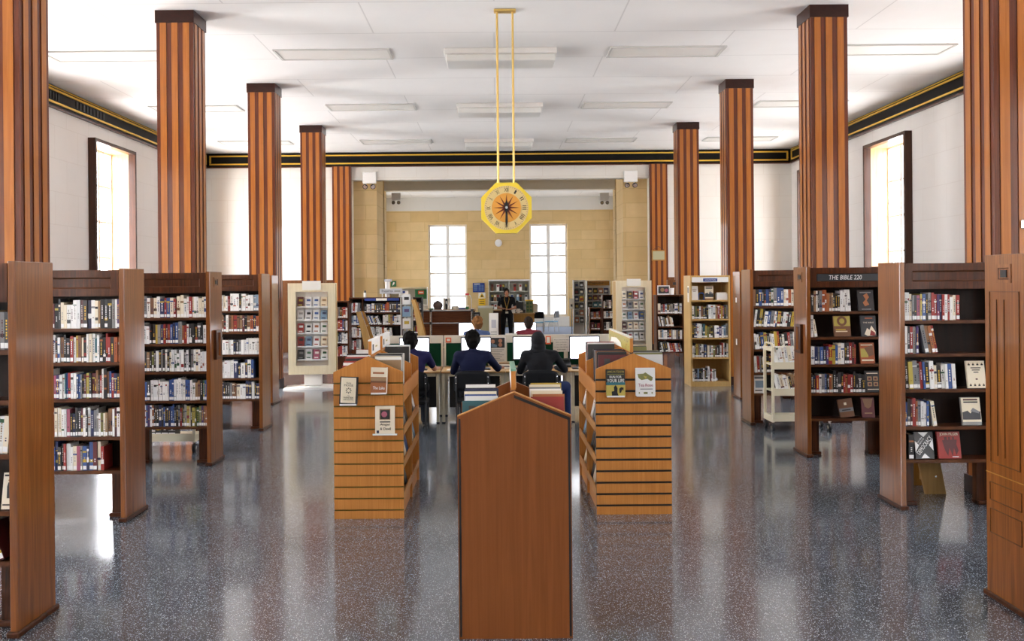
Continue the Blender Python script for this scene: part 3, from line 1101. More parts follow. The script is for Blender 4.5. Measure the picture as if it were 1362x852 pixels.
def art_democracy(o, w, h):
    for p in ([(0.04, 0.02), (0.16, 0.02), (0.04, 0.1)],):
        pass
    tri(o, w, h, [(0.22, 0.98), (0.76, 0.98), (0.5, 0.8)], 'label')
    tri(o, w, h, [(0.02, 0.66), (0.02, 0.24), (0.24, 0.5)], 'label')
    tri(o, w, h, [(0.98, 0.75), (0.98, 0.3), (0.76, 0.5)], 'label')
    tri(o, w, h, [(0.3, 0.02), (0.76, 0.02), (0.5, 0.2)], 'label')
    text('DEMOCRACY', 0.16 * h, 'label', 'lettering', o, (0.02 * w, -0.001, 0.5 * h), w=1.0 * h * 0.82, rot=math.radians(50))
    text('THE LIFE &', 0.05 * h, 'label', 'lettering', o, (-0.22 * w, -0.001, 0.69 * h), w=0.4 * w, rot=math.radians(50))
    text('DEATH OF', 0.05 * h, 'label', 'lettering', o, (-0.12 * w, -0.001, 0.64 * h), w=0.4 * w, rot=math.radians(50))


def art_red(o, w, h):
    tri(o, w, h, [(0.2, 0.68), (0.86, 0.7), (0.82, 0.52), (0.9, 0.3), (0.78, 0.12), (0.7, 0.4), (0.62, 0.08), (0.5, 0.4), (0.42, 0.1), (0.3, 0.3)], 'book_m_0')
    for q in ((0.3, 0.42), (0.48, 0.56), (0.66, 0.74)):
        blk(o, w, h, q[0], q[1], 0.66, 0.8, 'book_m_0')
    text('JOHN PILGER', 0.13 * h, 'book_c_0', 'lettering', o, (0.02 * w, -0.001, 0.89 * h), w=0.82 * w)
    blk(o, w, h, 0.6, 0.88, 0.05, 0.075, 'label', 2)


def art_photo(o, w, h):
    blk(o, w, h, 0.0, 1.0, 0.12, 0.98, 'book_c_0')
    tri(o, w, h, [(0.02, 0.2), (0.98, 0.2), (0.98, 0.5), (0.8, 0.44), (0.6, 0.56), (0.45, 0.42), (0.3, 0.52), (0.02, 0.46)], 'book_d_0', 2)
    tri(o, w, h, [(0.45, 0.5), (0.6, 0.62), (0.9, 0.5), (0.9, 0.42)], 'book_g_0', 3)
    blk(o, w, h, 0.12, 0.88, 0.88, 0.94, 'book_m_0', 2)
    blk(o, w, h, 0.12, 0.88, 0.8, 0.85, 'ink', 2)


def art_cream(o, w, h):
    for z in (0.86, 0.1):
        for k in range(4):
            cx = 0.14 + 0.24 * k
            blk(o, w, h, cx - 0.06, cx + 0.06, z - 0.03, z + 0.02, 'ink')
            blk(o, w, h, cx - 0.035, cx + 0.035, z + 0.02, z + 0.06, 'book_a_2')
    for z, a in ((0.72, 0.22), (0.64, 0.28), (0.56, 0.36)):
        blk(o, w, h, a, 1 - a, z, z + 0.035, 'ink')
    blk(o, w, h, 0.44, 0.56, 0.3, 0.35, 'book_m_0')


def art_ring(o, w, h):
    blk(o, w, h, 0.0, 1.0, 0.5, 0.98, 'book_y_1')
    MB().disc((0, -0.0016, 0.74 * h), 0.3 * w, 0.0008, 'book_a_1', 20).build('cover_print', o)
    MB().disc((0, -0.0022, 0.74 * h), 0.16 * w, 0.0008, 'book_y_1', 16).build('cover_print', o)
    blk(o, w, h, 0.1, 0.7, 0.3, 0.36, 'book_y_0')
    blk(o, w, h, 0.1, 0.8, 0.22, 0.27, 'book_c_0')
    blk(o, w, h, 0.0, 1.0, 0.02, 0.16, 'book_a_1')


def art_bible(o, w, h):
    text('THE BIBLE', 0.06 * h, 'book_c_0', 'lettering', o, (0, -0.001, 0.66 * h), w=0.72 * w)
    blk(o, w, h, 0.3, 0.8, 0.84, 0.9, 'book_o_0')
    tri(o, w, h, [(0.2, 0.1), (0.4, 0.4), (0.55, 0.3), (0.7, 0.52), (0.95, 0.2), (0.9, 0.04), (0.4, 0.02)], 'book_c_1')
    tri(o, w, h, [(0.55, 0.05), (0.65, 0.3), (0.9, 0.18), (0.9, 0.03)], 'book_r_0', 2)


def art_gold(o, w, h):
    blk(o, w, h, 0.04, 0.56, 0.3, 0.72, 'book_y_1')
    tri(o, w, h, [(0.3, 0.75), (0.9, 0.9), (0.95, 0.4), (0.6, 0.35)], 'book_a_1', 2)
    blk(o, w, h, 0.08, 0.9, 0.86, 0.92, 'book_c_0', 2)
    blk(o, w, h, 0.08, 0.92, 0.12, 0.2, 'book_c_0', 2)


def art_six(o, w, h):
    for k in range(2):
        for j in range(2):
            blk(o, w, h, 0.14 + 0.42 * k, 0.46 + 0.42 * k, 0.28 + 0.26 * j, 0.47 + 0.26 * j, 'book_a_2')
            blk(o, w, h, 0.22 + 0.42 * k, 0.38 + 0.42 * k, 0.32 + 0.26 * j, 0.42 + 0.26 * j, 'book_m_0', 2)
    blk(o, w, h, 0.12, 0.9, 0.86, 0.9, 'book_c_0')
    blk(o, w, h, 0.12, 0.9, 0.12, 0.15, 'book_c_0')


def art_fig(o, w, h):
    tri(o, w, h, [(0.35, 0.75), (0.6, 0.85), (0.72, 0.66), (0.56, 0.5), (0.7, 0.3), (0.42, 0.22), (0.3, 0.4), (0.5, 0.55)], 'book_o_1')
    blk(o, w, h, 0.15, 0.85, 0.86, 0.91, 'book_g_0')
    blk(o, w, h, 0.2, 0.8, 0.06, 0.1, 'book_g_0')


def art_band(o, w, h):
    blk(o, w, h, 0.0, 1.0, 0.3, 0.5, 'book_g_0')
    blk(o, w, h, 0.4, 0.58, 0.66, 0.8, 'book_c_1')
    blk(o, w, h, 0.2, 0.8, 0.36, 0.42, 'book_d_0', 2)


def art_maroon(o, w, h):
    tri(o, w, h, [(0.1, 0.95), (0.9, 0.95), (0.75, 0.55), (0.5, 0.45), (0.25, 0.55)], 'book_a_0')
    blk(o, w, h, 0.2, 0.8, 0.2, 0.25, 'book_a_2')


def art_tan(o, w, h):
    tri(o, w, h, [(0.45, 0.3), (0.4, 0.62), (0.5, 0.74), (0.68, 0.72), (0.8, 0.5), (0.76, 0.3)], 'ink')
    MB().disc((0.08 * w, -0.0012, 0.79 * h), 0.09 * w, 0.0008, 'book_a_0', 14).build('cover_print', o)
    blk(o, w, h, 0.1, 0.9, 0.9, 0.95, 'ink')
    blk(o, w, h, 0.1, 0.9, 0.1, 0.14, 'ink')


def art_ghosts(o, w, h):
    blk(o, w, h, 0.07, 0.9, 0.05, 0.97, 'book_c_1')
    blk(o, w, h, 0.14, 0.84, 0.09, 0.93, 'book_c_0', 2)
    text('Kate', 0.06 * h, 'ink', 'lettering', o, (0, -0.0016, 0.78 * h), w=0.25 * w)
    text('MOSSE', 0.075 * h, 'ink', 'lettering', o, (0, -0.0016, 0.69 * h), w=0.5 * w)
    for k in range(8):
        a = k * PI / 4
        r0, r1 = 0.07 * w, 0.18 * w
        u, n = (math.cos(a), math.sin(a)), (-math.sin(a), math.cos(a))
        cz = 0.5 * h
        p = [(u[0] * r0, cz + u[1] * r0), ((u[0] * (r0 + r1) / 2 + n[0] * 0.035 * w), cz + u[1] * (r0 + r1) / 2 + n[1] * 0.035 * w), (u[0] * r1, cz + u[1] * r1),
             (u[0] * (r0 + r1) / 2 - n[0] * 0.035 * w, cz + u[1] * (r0 + r1) / 2 - n[1] * 0.035 * w)]
        MB().prism(p, -0.0018, -0.0012, 'y', 'ink').build('cover_print', o)
    text('THE', 0.03 * h, 'ink', 'lettering', o, (0, -0.0016, 0.31 * h))
    text('WINTER', 0.06 * h, 'ink', 'lettering', o, (0, -0.0016, 0.24 * h), w=0.55 * w)
    text('GHOSTS', 0.05 * h, 'ink', 'lettering', o, (0, -0.0016, 0.17 * h), w=0.55 * w)


def art_dusk(o, w, h):
    blk(o, w, h, 0.0, 0.94, 0.42, 0.6, 'book_a_2')
    blk(o, w, h, 0.0, 0.94, 0.4, 0.47, 'book_a_1', 2)
    blk(o, w, h, 0.0, 0.94, 0.62, 0.99, 'book_c_0')
    blk(o, w, h, 0.12, 0.8, 0.74, 0.81, 'book_o_1', 2)
    text('The Lake', 0.11 * h, 'label', 'lettering', o, (0, -0.0018, 0.2 * h), w=0.7 * w)
    blk(o, w, h, 0.94, 1.0, 0.0, 1.0, 'book_c_1')


def art_portrait(o, w, h):
    blk(o, w, h, 0.22, 0.78, 0.52, 0.9, 'book_a_2')
    blk(o, w, h, 0.27, 0.75, 0.54, 0.86, 'ink', 2)
    MB().disc((-0.03 * w, -0.002, 0.71 * h), 0.15 * w, 0.0006, 'book_p_1', 16).build('cover_print', o)
    blk(o, w, h, 0.24, 0.78, 0.42, 0.46, 'ink', 2)
    text('Angel', 0.1 * h, 'ink', 'lettering', o, (0, -0.0016, 0.34 * h), w=0.5 * w)
    text('& Devil', 0.09 * h, 'ink', 'lettering', o, (0.03 * w, -0.0016, 0.2 * h), w=0.55 * w)
    blk(o, w, h, 0.08, 0.2, 0.04, 0.14, 'book_n_0', 2)


def art_run(o, w, h):
    blk(o, w, h, 0.0, 1.0, 0.0, 0.45, 'book_y_1')
    blk(o, w, h, 0.0, 1.0, 0.42, 0.52, 'book_t_0', 2)
    text('JAMES PATTERSON', 0.1 * h, 'book_y_1', 'lettering', o, (0, -0.0016, 0.9 * h), w=0.88 * w)
    blk(o, w, h, 0.06, 0.94, 0.8, 0.83, 'book_v_0')
    text('RUN FOR', 0.09 * h, 'label', 'lettering', o, (0, -0.0016, 0.72 * h), w=0.62 * w)
    text('YOUR LIFE', 0.12 * h, 'label', 'lettering', o, (0, -0.0016, 0.58 * h), w=0.9 * w)
    tri(o, w, h, [(0.3, 0.02), (0.28, 0.18), (0.42, 0.2), (0.4, 0.34), (0.5, 0.42), (0.6, 0.3), (0.58, 0.16), (0.64, 0.02)], 'black', 3)
    tri(o, w, h, [(0.7, 0.12), (0.68, 0.28), (0.78, 0.34), (0.92, 0.32), (0.9, 0.2), (0.84, 0.26), (0.78, 0.14)], 'black', 3)


def art_tea(o, w, h):
    tri(o, w, h, [(0.1, 0.78), (0.4, 0.79), (0.5, 0.84), (0.66, 0.76), (0.88, 0.66), (0.86, 0.56), (0.78, 0.52), (0.6, 0.6), (0.3, 0.56), (0.14, 0.64)], 'book_v_1')
    tri(o, w, h, [(0.4, 0.72), (0.6, 0.68), (0.5, 0.6)], 'book_y_1', 2)
    text('Tea Rose', 0.11 * h, 'book_p_0', 'lettering', o, (0, -0.0016, 0.38 * h), w=0.75 * w)
    blk(o, w, h, 0.22, 0.86, 0.22, 0.25, 'book_g_0', 2)
    blk(o, w, h, 0.4, 0.6, 0.06, 0.13, 'book_v_0', 2)
    for q in (0.14, 0.8):
        blk(o, w, h, q, q + 0.06, 0.07, 0.13, 'book_v_1', 2)


def art_plain(o, w, h):
    blk(o, w, h, 0.2, 0.8, 0.7, 0.75, 'book_a_2')
    blk(o, w, h, 0.3, 0.7, 0.6, 0.63, 'book_a_2')


def art_dark(o, w, h):
    blk(o, w, h, 0.2, 0.4, 0.1, 0.9, 'book_d_1')
    blk(o, w, h, 0.6, 0.9, 0.3, 0.4, 'book_t_1')


def art_magazine(o, w, h):
    blk(o, w, h, 0.1, 0.9, 0.8, 0.92, 'book_g_0')
    blk(o, w, h, 0.15, 0.85, 0.3, 0.7, 'book_s_1')
    blk(o, w, h, 0.1, 0.7, 0.12, 0.18, 'ink')


# the cases themselves ---------------------------------------------------------
cA = bookcase(-2.67, 4.80, -1, 'walnut bookcase nearest on the left, its plain end panel filling the left edge', 'nearest left bookcase')
cB = bookcase(-3.07, 7.13, -1, 'walnut bookcase second on the left, one dark blue book alone on its bottom shelf', 'second left bookcase')
cC = bookcase(-3.085, 9.31, -1, 'walnut bookcase third on the left, hand grip on its end panel', 'third left bookcase', grip=True, slot=True)
cD = bookcase(-3.12, 11.50, -1, 'walnut bookcase fourth on the left, plain glossy end panel', 'fourth left bookcase')
cE = bookcase(-3.62, 13.95, -1, 'walnut bookcase farthest of the left row, mostly hidden', 'fifth left bookcase')
cF = bookcase(3.01, 4.92, 1, 'walnut bookcase end at the right edge with inset mouldings', 'nearest right bookcase', slot=True, deco=True)
cH = bookcase(3.40, 7.29, 1, 'walnut bookcase on the right displaying a black and white face-out book low down', 'second right bookcase')
cG = bookcase(3.40, 9.48, 1, 'walnut bookcase headed THE BIBLE 220', 'THE BIBLE 220 bookcase', grip=True, slot=True, sign='THE BIBLE 220')
cI = bookcase(3.41, 11.62, 1, 'walnut bookcase behind the beige book trolley, right side', 'bookcase behind the trolley')
cJ = bookcase(3.97, 14.1, 1, 'walnut bookcase farthest of the right row, mostly hidden', 'fifth right bookcase')
t = MB().box(-0.03, 0.03, 0, 0.004, -0.04, 0.04, 'label').build('paper_label', cJ.root)
t.matrix_local = Matrix.Translation((-0.006, 0.2, 1.62)) @ Matrix.Rotation(-PI / 2, 4, 'Z')
t = MB().box(-0.03, 0.03, 0, 0.004, -0.05, 0.05, 'label').build('paper_label', cJ.root)
t.matrix_local = Matrix.Translation((-0.006, 0.2, 0.93)) @ Matrix.Rotation(-PI / 2, 4, 'Z')

# left row, books left to right as seen
crow(cA, 0, 'kcagd', -22, 17, py=420)
crow(cA, 2, 'gckwc', -20, 18, lean=4, py=560)
cface(cA, 3, 1, 15, 0.2, 'c', art_tan, 'tan book with a standing man on its cover, nearest left bookcase', py=640)
crow(cA, 4, 'am', -12, 6, lean=-20, py=720)
crow(cB, 0, 'kmkdccwwwwmknwcakdkgwu', 64, 165, py=420)
crow(cB, 1, 'kwkwakkrwyackwcwtwkkrrkoo', 64, 166, py=465)
crow(cB, 2, 'wupuwwtbrwwbbgkmykmmakrwkabrnk', 65, 166, py=510)
crow(cB, 3, 'grcwcwwpkndkmwdwnggwvcaaawmw', 66, 166, py=560)
crow(cB, 4, 'bndkrwwcpgbnbmcr', 68, 138, py=610)
crow(cB, 4, 'n', 160, 165.5, py=610)
crow(cC, 0, 'bgwacwnrbcr', 184, 234, py=405)
crow(cC, 0, 'ccwwrcwwccw', 235, 275, py=405)
crow(cC, 1, 'nwwwkkygnrmrbnbggorwkkkdkw', 185, 278, py=440)
crow(cC, 2, 'pgdakvkwkgkwkcwwwwwkwkgwcwwww', 185, 277, py=478)
crow(cC, 3, 'wwbdwwwwwwwwbbwwwwwbbwwaakeb', 186, 279, py=515)
crow(cC, 4, 'yrwbuwokdknkbkknbbkkgrkkgyckyvevuao', 187, 279, py=552)
crow(cD, 0, 'nwwcwrwwwkwwwwwss', 288, 346, py=400)
crow(cD, 1, 'wgakwaoraamkaono', 288, 346, py=428)
crow(cD, 2, 'wwwwwwnkgwwwwwww', 288, 347, py=460)
crow(cD, 3, 'wwwwwnnwnwb', 289, 337, py=490)
crow(cD, 4, 'bnkkdgaacwwnnwkn', 289, 347, py=520)

# right row
crow(cH, 0, 'wwcgkpybkgrrunrwrwcr', 1201, 1277, py=410)
crow(cH, 1, 'wdrgu', 1201, 1222, py=450)
crow(cH, 1, 'gaor', 1231, 1248, lean=-11, py=450)
crow(cH, 2, 'kyggrbkwckwwbw', 1201, 1273, lean=-3, py=500)
cface(cH, 2, 1288, 1312, 0.23, 'c', art_cream, 'cream book with rows of small portraits, face out on second right bookcase', py=490)
crow(cH, 3, 'bkmrogwwb', 1201, 1236, py=550)
crow(cH, 3, 'c', 1242, 1247, lean=-8, py=550)
cface(cH, 3, 1281, 1306, 0.235, 'g', art_photo, 'grey photo book above the red face-out book, second right bookcase', py=545)
crow(cH, 4, 'k', 1209, 1216, py=590)
cface(cH, 4, 1218, 1243, 0.225, 'k', art_democracy, 'black and white book reading DEMOCRACY', py=590)
cface(cH, 4, 1249, 1279, 0.225, 'r', art_red, 'red book with a dark hand-like shape, beside DEMOCRACY', py=590)
crow(cG, 0, 'kawkgoooaakkkww', 1079, 1124, py=395)
crow(cG, 0, 'ww', 1125, 1132, lean=-4, py=395)
cface(cG, 0, 1142, 1163, 0.23, 'k', art_fig, 'black book with an orange figure, top of THE BIBLE 220 bookcase', py=395)
crow(cG, 1, 'w', 1078.5, 1082, py=430)
crow(cG, 1, 'c', 1084, 1088, lean=-9, py=430)
cface(cG, 1, 1110, 1132, 0.23, 'a', art_ring, 'brown book with a golden ring, THE BIBLE 220 bookcase', py=430)
cface(cG, 1, 1146, 1166, 0.23, 'd', art_bible, 'dark book reading THE BIBLE beside the golden ring book', py=430)
crow(cG, 2, 'wngbkurybcwkdrmr', 1079, 1139, py=465)
cface(cG, 2, 1145, 1164, 0.23, 'o', art_gold, 'orange and gold face-out book, third shelf of THE BIBLE 220 bookcase', py=465)
crow(cG, 3, 'knrwgbkoakkdkrorrkkdk', 1079, 1151, py=505)
cface(cG, 3, 1152, 1171, 0.235, 'k', art_six, 'black face-out book with four small tan pictures', py=505)
cface(cG, 4, 1118, 1137, 0.20, 'a', art_band, 'tan book with a grey band leaning on THE BIBLE 220 bottom shelf', py=545, turn=-0.12)
cface(cG, 4, 1147, 1164, 0.22, 'm', art_maroon, 'maroon face-out book at the end of THE BIBLE 220 bottom shelf', py=545)
crow(cI, 0, 'akbkkbnwgbbcwocg', 1002, 1059, py=390)
crow(cI, 1, 'wkykwbgwbykwwkyw', 1002, 1059, lean=8, py=425)
crow(cI, 2, 'wwkbykwwyrkwkrgw', 1002, 1059, lean=-5, py=455)
crow(cI, 3, 'wrgdwkmw', 1002, 1030, lean=-4, py=485)
cface(cI, 4, 1003, 1019, 0.24, 'w', art_magazine, 'white face-out magazine low behind the trolley', py=520)
n0 = len(BOOKS)
for k, codes in enumerate(('kwbgrcwkamw', 'wrgkdcwbn', 'kacwwgrbkw', 'nwkgwcrm', 'wkbr')):
    row(dict(nick=cF.nick, shelf=SHN[k]), cF.y + 0.022, SH[k], codes, cF.x + 0.06, cF.x + 0.06 + 0.036 * len(codes), clear=0.235)
for b in BOOKS[n0:]:
    b['area'] = 0.0
# -------------------------------------------------- gable-ended book browsers
EAVE, RIDGE = 1.215, 1.345


def gable(hw, inset=0.0, z0=0.0):
    return [(-hw + inset, z0 + inset), (hw - inset, z0 + inset), (hw - inset, EAVE - inset * 0.9), (0, RIDGE - inset * 1.05), (-hw + inset, EAVE - inset * 0.9)]


def browser(x, y, W, Ln, label, slat=None, wd='beech', ngroove=13, single=False):
    hw = W / 2
    t = thing('book_browser', label, 'book browser', (x, y, 0))
    c = Case()
    c.x, c.y, c.W, c.L, c.root = x, y, W, Ln, t
    if slat:
        e = MB().prism(gable(hw), 0.012, 0.034, 'y', slat).build('slatwall_core', t)
        pitch, g0, gh = 0.0955, 0.065, (0.019 if slat == 'black_strip' else 0.013)
        zs = [0.0] + [g0 + pitch * k for k in range(ngroove) if g0 + pitch * k < EAVE - 0.03]
        mb = MB()
        for i, z in enumerate(zs):
            za = z if i == 0 else z + gh
            if i + 1 < len(zs):
                mb.box(-hw, hw, 0, 0.0118, za, zs[i + 1], wd)
            else:
                mb.prism([(-hw, za), (hw, za), (hw, EAVE), (0, RIDGE), (-hw, EAVE)], 0, 0.0118, 'y', wd)
        mb.build('slatwall_board', t)
    else:
        e = MB().prism(gable(hw), 0.0, 0.03, 'y', wd).build('end_panel', t)
        k = 0.011
        for q in ([(-hw + 0.006, 0.012), (-hw + 0.006 + k, 0.012), (-hw + 0.006 + k, EAVE - 0.012), (-hw + 0.006, EAVE - 0.008)],
                  [(hw - 0.006 - k, 0.012), (hw - 0.006, 0.012), (hw - 0.006, EAVE - 0.01), (hw - 0.006 - k, EAVE - 0.006)],
                  [(0.0, RIDGE - 0.012), (0.0, RIDGE - 0.028), (hw - 0.018, EAVE - 0.021), (hw - 0.006, EAVE - 0.008)]):
            MB().prism(q, -0.002, -0.0003, 'y', 'black_strip').build('edge_strip', e)
        sl = 0.006
        MB().prism([(-hw, EAVE), (0, RIDGE), (hw, EAVE), (hw, EAVE + sl), (0, RIDGE + sl), (-hw, EAVE + sl)], -0.001, 0.031, 'y', 'beech_edge').build('edge_band', e)
    ymid = Ln * 0.5
    if single:
        ymid = Ln - 0.025
    for yy in ((ymid,) if single else (ymid, Ln - 0.025)):
        MB().prism(gable(hw), yy, yy + 0.025, 'y', wd).build('divider_panel', t)
    MB().box(-0.012, 0.012, 0.036, ymid, 0.1, RIDGE - 0.02, wd).build('spine_board', t)
    c.bays = [(0.036, ymid - 0.001)]
    if not single:
        MB().box(-0.012, 0.012, ymid + 0.026, Ln - 0.026, 0.1, RIDGE - 0.02, wd).build('spine_board', t)
        c.bays.append((ymid + 0.026, Ln - 0.026))
    for (a, b2) in c.bays:
        MB().box(-hw + 0.02, hw - 0.02, a, b2, 0.0, 0.095, wd).build('plinth', t)
        for s in (-1, 1):
            for z in (0.17, 0.44, 0.71):
                # shelf board slopes down towards the spine and carries a lip at its outer edge
                pts = [(s * 0.0125, z - 0.07), (s * (hw - 0.012), z - 0.02), (s * (hw - 0.012), z - 0.002), (s * 0.0125, z - 0.052)]
                o = MB().prism(pts, a, b2, 'y', wd).build('shelf', t)
                MB().box(s * (hw - 0.012), s * hw, a, b2, z - 0.03, z + 0.035, 'beech_edge').build('shelf_lip', o)
            pts = [(s * 0.0125, 0.985), (s * (hw - 0.014), 0.985), (s * (hw - 0.014), 1.0), (s * 0.0125, 1.0)]
            MB().prism(pts, a, b2, 'y', wd).build('bin_floor', t)
            MB().box(s * (hw - 0.014), s * hw, a, b2, 0.955, 1.09, wd).build('bin_rail', t)
    return c


def bin_books(c, side, bay, specs, nick, start=0.02, tilt=8, cx0=None):
    """specs: (width, height, thickness, colour, picture, own label) standing one behind the other, covers towards the front"""
    a, b2 = c.bays[bay]
    yy = c.y + a + start
    hw = c.W / 2
    for i, sp in enumerate(specs):
        w, h, th, code = sp[:4]
        art = sp[4] if len(sp) > 4 else None
        own = sp[5] if len(sp) > 5 else None
        cx = c.x + side * (0.016 + (hw - 0.035) / 2) if cx0 is None else cx0
        z = 1.001
        if yy + th + h * math.sin(math.radians(tilt)) > c.y + b2:
            break
        face_out(dict(nick=nick, shelf='bin'), cx + RND.uniform(-0.008, 0.008), yy, z, min(w, hw - 0.045), h, code, art, own, th=th, back=tilt)
        yy += th / math.cos(math.radians(tilt)) + RND.uniform(0.003, 0.014)


def side_books(c, side, bay, level, codes, nick, tilt=13):
    """covers facing sideways on the sloping shelves"""
    a, b2 = c.bays[bay]
    z = (0.17, 0.44, 0.71)[level]
    hw = c.W / 2
    n = len(codes)
    step = (b2 - a - 0.01) / n
    for i, code in enumerate(codes):
        w = min(step - 0.012, RND.uniform(0.12, 0.15))
        h = RND.uniform(0.185, 0.225)
        th = RND.uniform(0.016, 0.03)
        off = hw - 0.03
        M = Matrix.Translation((c.x + side * off, c.y + a + 0.006 + step * (i + 0.5), z + 0.003)) @ Matrix.Rotation(side * PI / 2, 4, 'Z') @ Matrix.Rotation(-math.radians(tilt), 4, 'X')
        new_book(M, w, h, th, code, dict(nick=nick, shelf=('bottom', 'second', 'third')[level], i=i, n=n, codes=codes), False, True, art_plain if i % 2 else None, None,
                 area=0.25 * w * h / M.translation.y ** 2)


def sign_board(c, y0, y1, z0, z1, label, kind, frame_m='beech', cat='sign'):
    t = thing('header_sign', label, cat, (c.x, c.y + y0, RIDGE if z0 is None else z0))
    z = 0.001
    H = z1 - (RIDGE if z0 is None else z0)
    Lg = y1 - y0
    MB().box(-0.013, 0.013, 0, Lg, z, H, frame_m).build('board', t)
    MB().box(-0.015, 0.015, -0.002, Lg + 0.002, H + 0.0005, H + 0.012, {'green': 'green_cap', 'white': 'white', 'yellow': 'shelf_grey'}[kind]).build('cap_strip', t)
    for s in (-1, 1):
        mb = MB()
        if kind == 'yellow':
            x0, x1 = s * 0.0131, s * 0.0145
            mb.box(x0, x1, 0.01, Lg - 0.01, z + 0.006, H - 0.004, 'book_y_1')
            o = mb.build('picture', t)
            m2 = MB()
            for k in range(26):
                yy, zz, r = RND.uniform(0.05, Lg - 0.05), RND.uniform(0.02, H - 0.02), RND.uniform(0.006, 0.014)
                m2.prism([(yy + r * math.cos(q), zz + r * math.sin(q)) for q in (0, 1.05, 2.1, 3.14, 4.2, 5.2)], x1, x1 + s * 0.0006, 'x', RND.choice(['book_v_0', 'book_a_0', 'book_o_0']))
            m2.build('pattern', o)
            m3 = MB().prism([(Lg * 0.35, 0.01), (Lg * 0.9, 0.01), (Lg * 0.85, 0.06), (Lg * 0.6, 0.075), (Lg * 0.4, 0.05)], x1 + s * 0.0008, x1 + s * 0.0014, 'x', 'paper')
            m3.build('pale_patch', o)
        elif kind == 'white':
            x0, x1 = s * 0.0131, s * 0.0145
            mb.box(x0, x1, 0.004, Lg - 0.004, z + 0.004, H, 'white')
            o = mb.build('picture', t)
            MB().box(x1, x1 + s * 0.0006, 0.05, Lg - 0.03, z + 0.03, H - 0.03, 'paper').build('inner_panel', o)
            MB().box(x1 + s * 0.0006, x1 + s * 0.0012, 0.05, 0.12, z + 0.03, H - 0.03, 'ink').build('dark_patch', o)
            MB().box(x1 + s * 0.0006, x1 + s * 0.0012, Lg * 0.42, Lg * 0.62, z + 0.05, H - 0.05, 'book_y_1').build('pale_patch', o)
        else:
            mb.box(s * 0.0131, s * 0.0145, 0.01, Lg - 0.01, z + 0.01, H - 0.01, 'paper')
            mb.build('picture', t)
    return t


bL = browser(-1.068, 7.16, 0.576, 1.43, 'beech book browser on the left with a slatted end holding three books', 'groove_gold')
bR = browser(1.14, 7.23, 0.63, 1.5, 'beech book browser on the right with black grooves and two hung books', 'black_strip', ngroove=12)
bM = browser(0.092, 4.73, 0.622, 0.60, 'plain wooden gable-ended book browser in the middle foreground', None, wd='beech_dull', single=True)
sign_board(bM, 0.12, 0.6, None, RIDGE + 0.105, 'green-capped divider board on the middle foreground browser', 'green')
sign_board(bL, 0.12, 0.66, None, RIDGE + 0.115, 'nearer white picture sign on the left browser', 'white')
sign_board(bL, 0.82, 1.38, None, RIDGE + 0.115, 'farther white picture sign on the left browser', 'white')
sign_board(bR, 0.08, 1.45, None, RIDGE + 0.12, 'long yellow picture sign along the right browser', 'yellow')

# bins
bin_books(bM, -1, 0, [(0.185, 0.285, 0.03, 't', art_dark, 'dark teal book at the front of the middle browser, left bin'), (0.185, 0.305, 0.035, 'w'), (0.18, 0.31, 0.03, 'b'),
                      (0.185, 0.32, 0.04, 'c'), (0.195, 0.33, 0.035, 'n'), (0.185, 0.33, 0.03, 'k'), (0.175, 0.345, 0.03, 'w')], 'middle browser left bin', 0.03, cx0=-0.096)
bin_books(bM, 1, 0, [(0.185, 0.3, 0.03, 'r', art_plain, 'red book at the front of the middle browser, right bin'), (0.18, 0.31, 0.03, 'o'), (0.18, 0.325, 0.03, 'c'), (0.18, 0.33, 0.035, 'w'),
                     (0.18, 0.335, 0.03, 'g'), (0.18, 0.345, 0.03, 'c'), (0.18, 0.35, 0.03, 'y')], 'middle browser right bin', 0.06, cx0=0.285)
bin_books(bL, 1, 0, [(0.22, 0.30, 0.03, 'a', art_plain), (0.22, 0.32, 0.03, 'w'), (0.22, 0.325, 0.025, 'c'), (0.22, 0.33, 0.03, 'g'), (0.22, 0.335, 0.03, 'k'), (0.22, 0.33, 0.03, 'w'), (0.22, 0.335, 0.03, 'd'), (0.22, 0.335, 0.03, 'w')], 'left browser near right bin', 0.04)
bin_books(bL, 1, 1, [(0.22, 0.36, 0.03, 'k'), (0.22, 0.37, 0.03, 'w'), (0.22, 0.37, 0.03, 's'), (0.22, 0.36, 0.03, 'd'), (0.22, 0.36, 0.03, 'e')], 'left browser far right bin', 0.05)
bin_books(bL, -1, 0, [(0.2, 0.25, 0.03, 'r'), (0.2, 0.27, 0.03, 'w'), (0.2, 0.28, 0.03, 'r'), (0.2, 0.3, 0.03, 'k'), (0.2, 0.31, 0.03, 'r'), (0.2, 0.32, 0.03, 'w'), (0.2, 0.33, 0.03, 'k')], 'left browser near left bin', 0.1)
bin_books(bL, -1, 1, [(0.2, 0.33, 0.03, 'w'), (0.2, 0.33, 0.03, 'r'), (0.2, 0.32, 0.03, 'w')], 'left browser far left bin', 0.08)
bin_books(bR, -1, 0, [(0.25, 0.32, 0.03, 'm', art_dark), (0.25, 0.335, 0.03, 'k'), (0.25, 0.34, 0.03, 'd'), (0.25, 0.345, 0.03, 'a'), (0.25, 0.35, 0.03, 'k'), (0.25, 0.35, 0.03, 'u'), (0.25, 0.345, 0.03, 'g'), (0.25, 0.35, 0.03, 'k')], 'right browser near left bin', 0.05)
bin_books(bR, -1, 1, [(0.25, 0.36, 0.03, 'd'), (0.25, 0.37, 0.03, 'w'), (0.25, 0.375, 0.03, 'r'), (0.25, 0.37, 0.03, 'w'), (0.25, 0.37, 0.03, 'd'), (0.25, 0.37, 0.03, 'w')], 'right browser far left bin', 0.04)
